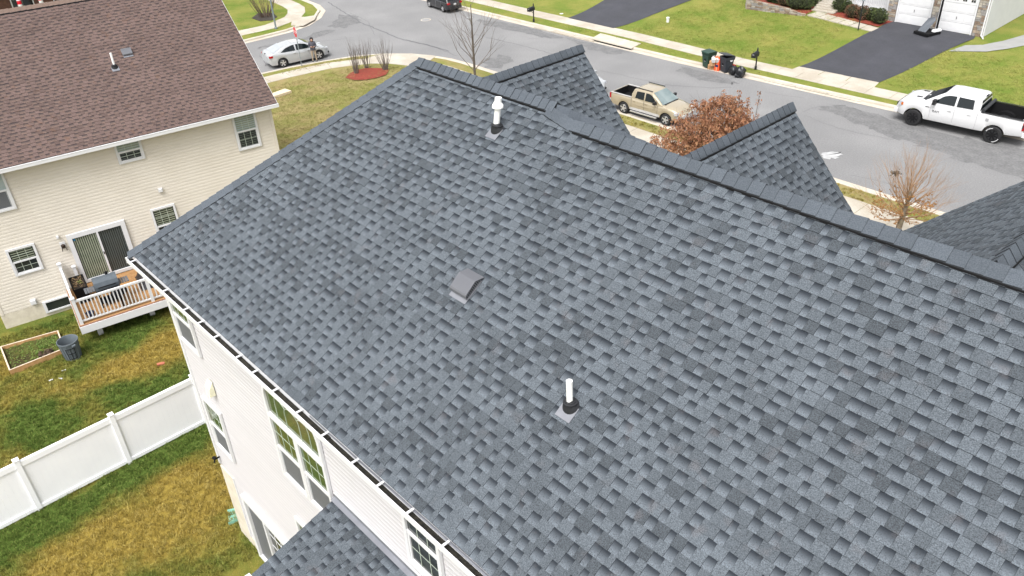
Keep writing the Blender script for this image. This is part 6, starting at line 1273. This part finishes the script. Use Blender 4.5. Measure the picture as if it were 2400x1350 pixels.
# twig shrubs in the red mulch bed
def twig_shrub(loc, label, h, w, n_, seed, mat, group, name='twig_shrub', cat='shrub'):
    R = thing(name, label, cat, loc, 0, group); r_ = random.Random(seed); q = MB(); tips = []
    for k in range(n_):
        t = r_.uniform(0, 6.28); rr = w * r_.random() * 0.35; d = V3((math.cos(t) * w / h * 0.55, math.sin(t) * w / h * 0.55, 1)).normalized(); limb(q, V3((math.cos(t) * rr * 0.4, math.sin(t) * rr * 0.4, -0.1)), d, h * r_.uniform(0.35, 0.5), 0.020 * h / 2, 2, r_, tips, (2, 3), 0.20, 0.35, 0.05, 0.6, 4)
    q.build('stems', mat, R, fix=False); return R
for (a, b, lab, sd) in ((834, 174, 'twiggy leafless shrub at the left end of the red mulch bed', 1), (860, 160, 'twiggy leafless shrub at the back of the red mulch bed between two others', 2), (904, 165, 'twiggy leafless shrub at the right end of the red mulch bed', 3)):
    p = on_ground(a, b); twig_shrub(tuple(p), lab, 2.15 - 0.15 * (sd == 2), 0.9, 17, sd, mTwig, 'leafless shrubs in the red mulch bed')
p = on_ground(622, 40); twig_shrub(tuple(p), 'wide bare brown bush in dark mulch at the far street corner', 2.4, 2.9, 40, 9, M('brown_twig', (0.13, 0.09, 0.065), (0.09, 0.065, 0.05), 6, 0.9), None, 'bare_bush', 'bush')
# clipped shrubs round the steps of the white house
mBoxG = M('clipped_leaf', (0.040, 0.062, 0.018), (0.075, 0.088, 0.024), 6, 0.8, c3=(0.022, 0.034, 0.012), scale3=3, amt3=0.6); mBoxR = M('russet_leaf', (0.13, 0.055, 0.035), (0.075, 0.06, 0.025), 5, 0.8)
def shrub(loc, label, w, h, mat, seed):
    R = thing('clipped_shrub', label, 'shrub', loc, 0, 'clipped shrubs beside the steps of the white house'); r_ = random.Random(seed); q = MB(); ph = [r_.uniform(0, 6) for _ in range(6)]
    for k in range(900):
        u = V3((r_.gauss(0, 1), r_.gauss(0, 1), r_.gauss(0, 1))).normalized(); rr = (1 + 0.10 * math.sin(4 * u.x + ph[0]) * math.sin(5 * u.y + ph[1]) + 0.07 * math.sin(8 * u.z + ph[2])) * r_.uniform(0.86, 1.03)
        c = V3((u.x * w * rr, u.y * w * rr, h * 0.52 + u.z * h * 0.52 * rr))
        if c.z < 0.02: continue
        a = (u + V3((r_.gauss(0, 0.6), r_.gauss(0, 0.6), r_.gauss(0, 0.6)))).normalized(); b = a.orthogonal().normalized(); s = 0.085 * r_.uniform(0.7, 1.3); q.add([c, c + a * s * 0.5 + b * s * 0.3, c + a * s, c + a * s * 0.5 - b * s * 0.3], [(0, 1, 2), (0, 2, 3)])
    tag(q.build('foliage', mat, R, fix=False), kind='stuff')
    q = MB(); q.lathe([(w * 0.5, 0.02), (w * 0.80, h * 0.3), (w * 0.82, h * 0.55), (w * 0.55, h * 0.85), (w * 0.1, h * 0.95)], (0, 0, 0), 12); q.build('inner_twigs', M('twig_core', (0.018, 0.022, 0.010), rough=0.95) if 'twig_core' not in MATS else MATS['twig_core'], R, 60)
SH = [((620, 14), 0.42, 0.75, mBoxG, 'small clipped green shrub at the left end behind the stone wall'), ((662, 24), 0.45, 0.85, mBoxG, 'clipped green shrub second from the left end behind the stone wall'), ((722, 42), 0.62, 0.9, mBoxR, 'russet leaved shrub between green shrubs left of the steps'),
      ((800, 62), 0.75, 1.05, mBoxG, 'largest dark green shrub left of the steps'), ((862, 66), 0.55, 0.9, mBoxG, 'yellowish green shrub low in front left of the steps'), ((918, 40), 0.55, 1.0, mBoxG, 'dark green shrub nearest the steps on their left side'),
      ((1092, 84), 0.46, 1.0, mBoxG, 'round green shrub just right of the steps'), ((1150, 92), 0.36, 0.8, mBoxG, 'small green shrub tucked behind the russet ones under the porch rail'), ((1188, 124), 0.50, 0.85, mBoxR, 'russet shrub left of the lamp post under the porch rail'),
      ((1262, 138), 0.48, 0.85, mBoxR, 'russet shrub right behind the lamp post'), ((1322, 144), 0.40, 0.8, mBoxG, 'small green shrub between the russet ones and the end shrub'), ((1376, 166), 0.52, 0.95, mBoxG, 'round green shrub at the driveway end of the porch bed')]
for i, ((a, b), w, h, mt, lab) in enumerate(SH):
    p = on_ground(1600 + a / 3, b / 3); shrub((p.x, p.y, p.z + 0.03), lab, w, h, mt, 50 + i)
# ================================================================ PERSON by the sedan
p = on_ground(738.5, 144.5); p.z = -17.87
PR = thing('person', 'person in grey hooded jacket and khaki trousers standing at the kerb beside the silver sedan', 'person', tuple(p), math.atan2(-p.y, -p.x))
J = dict(pel=(0, 0, 0.92), wst=(0, 0, 1.06), chest=(0.0, 0, 1.30), neck=(0.02, 0, 1.45), head=(0.05, 0, 1.56), top=(0.045, 0, 1.66))
verts, edges, rad = [], [], []
def jv(p_, r): verts.append(p_); rad.append(r); return len(verts) - 1
def je(a, b): edges.append((a, b)); return b
P_ = jv(J['pel'], 0.145); w_ = je(P_, jv(J['wst'], 0.14)); c_ = je(w_, jv(J['chest'], 0.155)); n_ = je(c_, jv(J['neck'], 0.06)); h_ = je(n_, jv(J['head'], 0.095)); t_ = je(h_, jv(J['top'], 0.075))
for s in (1, -1):
    hp = je(P_, jv((0, s * 0.10, 0.86), 0.098)); kn = je(hp, jv((0.02, s * 0.12, 0.49), 0.066)); an = je(kn, jv((0.0, s * 0.135, 0.10), 0.045)); je(an, jv((0.06, s * 0.14, 0.045), 0.042)); je(len(verts) - 1, jv((0.15, s * 0.15, 0.035), 0.035))
    sh = je(c_, jv((0.0, s * 0.19, 1.36), 0.072)); el = je(sh, jv((0.02, s * 0.245, 1.10), 0.056)); wr_ = je(el, jv((0.24, s * 0.11, 1.13), 0.042)); je(wr_, jv((0.30, s * 0.07, 1.14), 0.036))
me = bpy.data.meshes.new('skeleton'); me.from_pydata(verts, edges, []); o = bpy.data.objects.new('skeleton', me); S.collection.objects.link(o)
m_ = o.modifiers.new('skin', 'SKIN'); ss = o.modifiers.new('smooth', 'SUBSURF'); ss.levels = 1
for i, v in enumerate(me.skin_vertices[0].data): v.radius = (rad[i], rad[i]); v.use_root = (i == 0)
bpy.context.view_layer.update()
bme = bpy.data.meshes.new_from_object(o.evaluated_get(bpy.context.evaluated_depsgraph_get())); bpy.data.objects.remove(o)
mSkin = M('skin', (0.50, 0.30, 0.22), rough=0.6); mHood = M('grey_jacket', (0.085, 0.085, 0.105), (0.065, 0.065, 0.08), 8, 0.9); mKhaki = M('khaki', (0.36, 0.29, 0.22), (0.31, 0.25, 0.19), 8, 0.9); mHair = M('dark_hood', (0.022, 0.02, 0.022), rough=0.9)
bme.materials.clear()
for m in (mHood, mKhaki, mSkin, mBlack): bme.materials.append(m)
for f in bme.polygons:
    c = f.center; f.use_smooth = True
    f.material_index = 3 if c.z < 0.10 else 1 if c.z < 0.88 else 2 if (c.z > 1.47 or (c.x > 0.255)) else 0
bo = bpy.data.objects.new('body', bme); S.collection.objects.link(bo); bo.parent = PR
q = MB(); q.lathe([(0.165, 0.83), (0.172, 0.90), (0.165, 1.05), (0.175, 1.25), (0.15, 1.38), (0.09, 1.45)], (0, 0, 0), 18); 
for i, v in enumerate(q.v): q.v[i] = (v[0] * 0.86, v[1] * 1.12, v[2])
q.build('jacket', mHood, PR, 60)
q = MB(); q.lathe([(0.10, 1.44), (0.125, 1.52), (0.13, 1.60), (0.115, 1.67), (0.07, 1.715), (0.01, 1.725)], (0.0, 0, 0), 16); q.build('hood', mHair, PR, 60)
q = MB(); q.obox((0.125, 0, 1.55), (0.022, 0, 0), (0, 0.06, 0), (0, 0, 0.075)); f = q.build('face', mSkin, PR); f.modifiers.new('round', 'BEVEL').width = 0.02
q = MB(); q.obox((0.152, 0, 1.545), (0.014, 0, 0), (0, 0.012, 0), (0, 0, 0.018)); q.build('nose', mSkin, f)
q = MB()
for s in (1, -1): q.obox((0.147, s * 0.028, 1.575), (0.003, 0, 0), (0, 0.011, 0), (0, 0, 0.006))
q.obox((0.147, 0, 1.505), (0.003, 0, 0), (0, 0.02, 0), (0, 0, 0.005)); q.build('eyes_and_mouth', mHair, f)
for s in (1, -1):
    q = MB()
    for k in range(4): y = s * (0.045 + 0.0); z = 1.155 - k * 0.019; q.tube([(0.30, s * 0.075, z), (0.335, s * 0.065, z), (0.355 - 0.004 * k, s * 0.045, z), (0.352, s * 0.022, z)], 0.009, 6)
    q.tube([(0.29, s * 0.06, 1.165), (0.315, s * 0.045, 1.185), (0.335, s * 0.03, 1.183)], 0.010, 6); q.build('fingers', mSkin, PR, 50)
CT = thing('handset', 'small black device held in both hands by the person at the kerb', 'handset', (0, 0, 0)); CT.location = PR.matrix_basis @ V3((0.335, 0, 1.13)) if False else (p.x + math.cos(PR.rotation_euler.z) * 0.335, p.y + math.sin(PR.rotation_euler.z) * 0.335, p.z + 1.135); CT.rotation_euler = PR.rotation_euler
q = MB(); q.box((-0.012, -0.075, -0.035), (0.012, 0.075, 0.045)); q.build('casing', mBlack, CT)
q = MB(); q.box((-0.0135, -0.055, -0.02), (-0.0122, 0.055, 0.035)); q.build('screen', mCarG, CT)
# ================================================================ GRASS BLADES
def tuft(name, n, h, w, seed, mat):
    r_ = random.Random(seed); q = MB()
    for k in range(n):
        t = r_.uniform(0, 6.28); x, y = r_.gauss(0, w), r_.gauss(0, w); l = h * r_.uniform(0.5, 1.2); b = r_.uniform(0.2, 0.9) * l; dx, dy = math.cos(t) * b, math.sin(t) * b; wx, wy = -math.sin(t) * 0.006, math.cos(t) * 0.006
        q.add([(x - wx, y - wy, 0), (x + wx, y + wy, 0), (x + dx * 0.45 + wx * 0.8, y + dy * 0.45 + wy * 0.8, l * 0.7), (x + dx * 0.45 - wx * 0.8, y + dy * 0.45 - wy * 0.8, l * 0.7), (x + dx, y + dy, l * 0.85)], [(0, 1, 2, 3), (3, 2, 4)])
    return bpy.data.objects.new(name, q.mesh(name, mat))
def scatter(name, outline, zf, mat, dens, seed, tufts, s0, s1, step=1.5):
    em = sheet(name, outline, zf, mat, step, 'stuff')
    ng = bpy.data.node_groups.new(name, 'GeometryNodeTree'); ng.interface.new_socket('Geometry', in_out='INPUT', socket_type='NodeSocketGeometry'); ng.interface.new_socket('Geometry', in_out='OUTPUT', socket_type='NodeSocketGeometry')
    N = ng.nodes; Lk = ng.links.new; gi, go = N.new('NodeGroupInput'), N.new('NodeGroupOutput'); jn = N.new('GeometryNodeJoinGeometry')
    for i, t in enumerate(tufts):
        ds = N.new('GeometryNodeDistributePointsOnFaces'); ds.inputs['Density'].default_value = dens / len(tufts); ds.inputs['Seed'].default_value = seed + i; Lk(gi.outputs[0], ds.inputs['Mesh'])
        oi = N.new('GeometryNodeObjectInfo'); oi.inputs[0].default_value = t; ip = N.new('GeometryNodeInstanceOnPoints'); Lk(ds.outputs['Points'], ip.inputs['Points']); Lk(oi.outputs['Geometry'], ip.inputs['Instance'])
        rr = N.new('FunctionNodeRandomValue'); rr.data_type = 'FLOAT_VECTOR'; rr.inputs[0].default_value = (-0.2, -0.2, 0); rr.inputs[1].default_value = (0.2, 0.2, 6.28); Lk(rr.outputs[0], ip.inputs['Rotation'])
        rs = N.new('FunctionNodeRandomValue'); rs.data_type = 'FLOAT'; rs.inputs[2].default_value = s0; rs.inputs[3].default_value = s1; Lk(rs.outputs[1], ip.inputs['Scale'])
        Lk(ip.outputs[0], jn.inputs[0])
    Lk(jn.outputs[0], go.inputs[0]); m = em.modifiers.new('scatter', 'NODES'); m.node_group = ng; return em
YZ = MATS_ZONES
tN = [tuft('grass_tuft', 15, 0.095, 0.045, i, m_) for i, m_ in enumerate((lawn_mat('yard_blade', (0.125, 0.190, 0.036), (0.41, 0.30, 0.065), 0.47, (0.36, 0.28, 0.1), 0.4, YZ), lawn_mat('yard_blade_light', (0.18, 0.255, 0.055), (0.53, 0.41, 0.12), 0.47, (0.46, 0.38, 0.16), 0.4, YZ), mLawnN))]
tM = [tuft('lawn_tuft', 12, 0.06, 0.06, 10 + i, m_) for i, m_ in enumerate((lawn_mat('mixed_blade', (0.23, 0.25, 0.06), (0.36, 0.28, 0.13), 0.5, (0.40, 0.34, 0.18), 0.6), lawn_mat('mixed_blade_light', (0.30, 0.32, 0.08), (0.50, 0.40, 0.21), 0.5, (0.52, 0.45, 0.25), 0.6)))]
tF = [tuft('verge_tuft', 12, 0.06, 0.06, 20 + i, m_) for i, m_ in enumerate((lawn_mat('front_blade', (0.20, 0.285, 0.048), (0.35, 0.34, 0.09), 0.5, (0.38, 0.35, 0.16), 0.45), lawn_mat('front_blade_light', (0.26, 0.34, 0.07), (0.44, 0.42, 0.14), 0.5, (0.46, 0.42, 0.2), 0.45)))]
yz = lambda x, y: gz(x, y) + 0.008
scatter('yard_grass', [(-30.6, 2.7), (-31.3, -3.2), (-15.4, -5), (-15.2, 4.3), (-16.4, 4.5), (-16.4, 8.3), (-29.6, 9)], yz, mLawnN, 150, 1, tN, 0.5, 1.15)
scatter('side_grass', [(-50.1, 21), (-50.0, 24), (-49.2, 30), (-47, 32.0), (-44, 32.7), (-34, 32.7), (-18, 9), (-29, 9.5)], yz, mLawnM, 34, 5, tM, 0.7, 1.4)
scatter('verge_grass', [(-52.2, 25.5), (-52.3, 27), (-51.5, 30.2), (-50.2, 32.2), (-49.9, 32.0), (-51.0, 29.6), (-51.7, 25.5)], yz, mLawnM, 26, 7, tM, 0.7, 1.3, 0.7)
scatter('verge_grass', [(-31, 35.1), (-9, 35.1), (-9, 34.2), (-31, 34.2)], yz, mLawnN, 26, 9, tN, 0.6, 1.2)
scatter('verge_grass', [(-31, 32.7), (-9, 32.7), (-9, 29), (-31, 29)], yz, mLawnN, 14, 11, tN, 0.7, 1.3)
scatter('far_grass', [(-40.2, 48.5), (-27.0, 48.4), (-26.9, 58.0), (-31, 58.5), (-38.6, 60), (-39.6, 54)], yz, mLawnF, 34, 13, tF, 0.7, 1.4, 2.2)
scatter('far_grass', [(-21.0, 49.3), (-3, 50), (-4, 56), (-19.9, 56.0)], yz, mLawnF, 34, 15, tF, 0.7, 1.4, 2.2)
scatter('verge_grass', [(-45, 46.0), (-45, 46.6), (-27, 46.6), (-27, 46.0)], yz, mLawnF, 26, 17, tF, 0.7, 1.4)
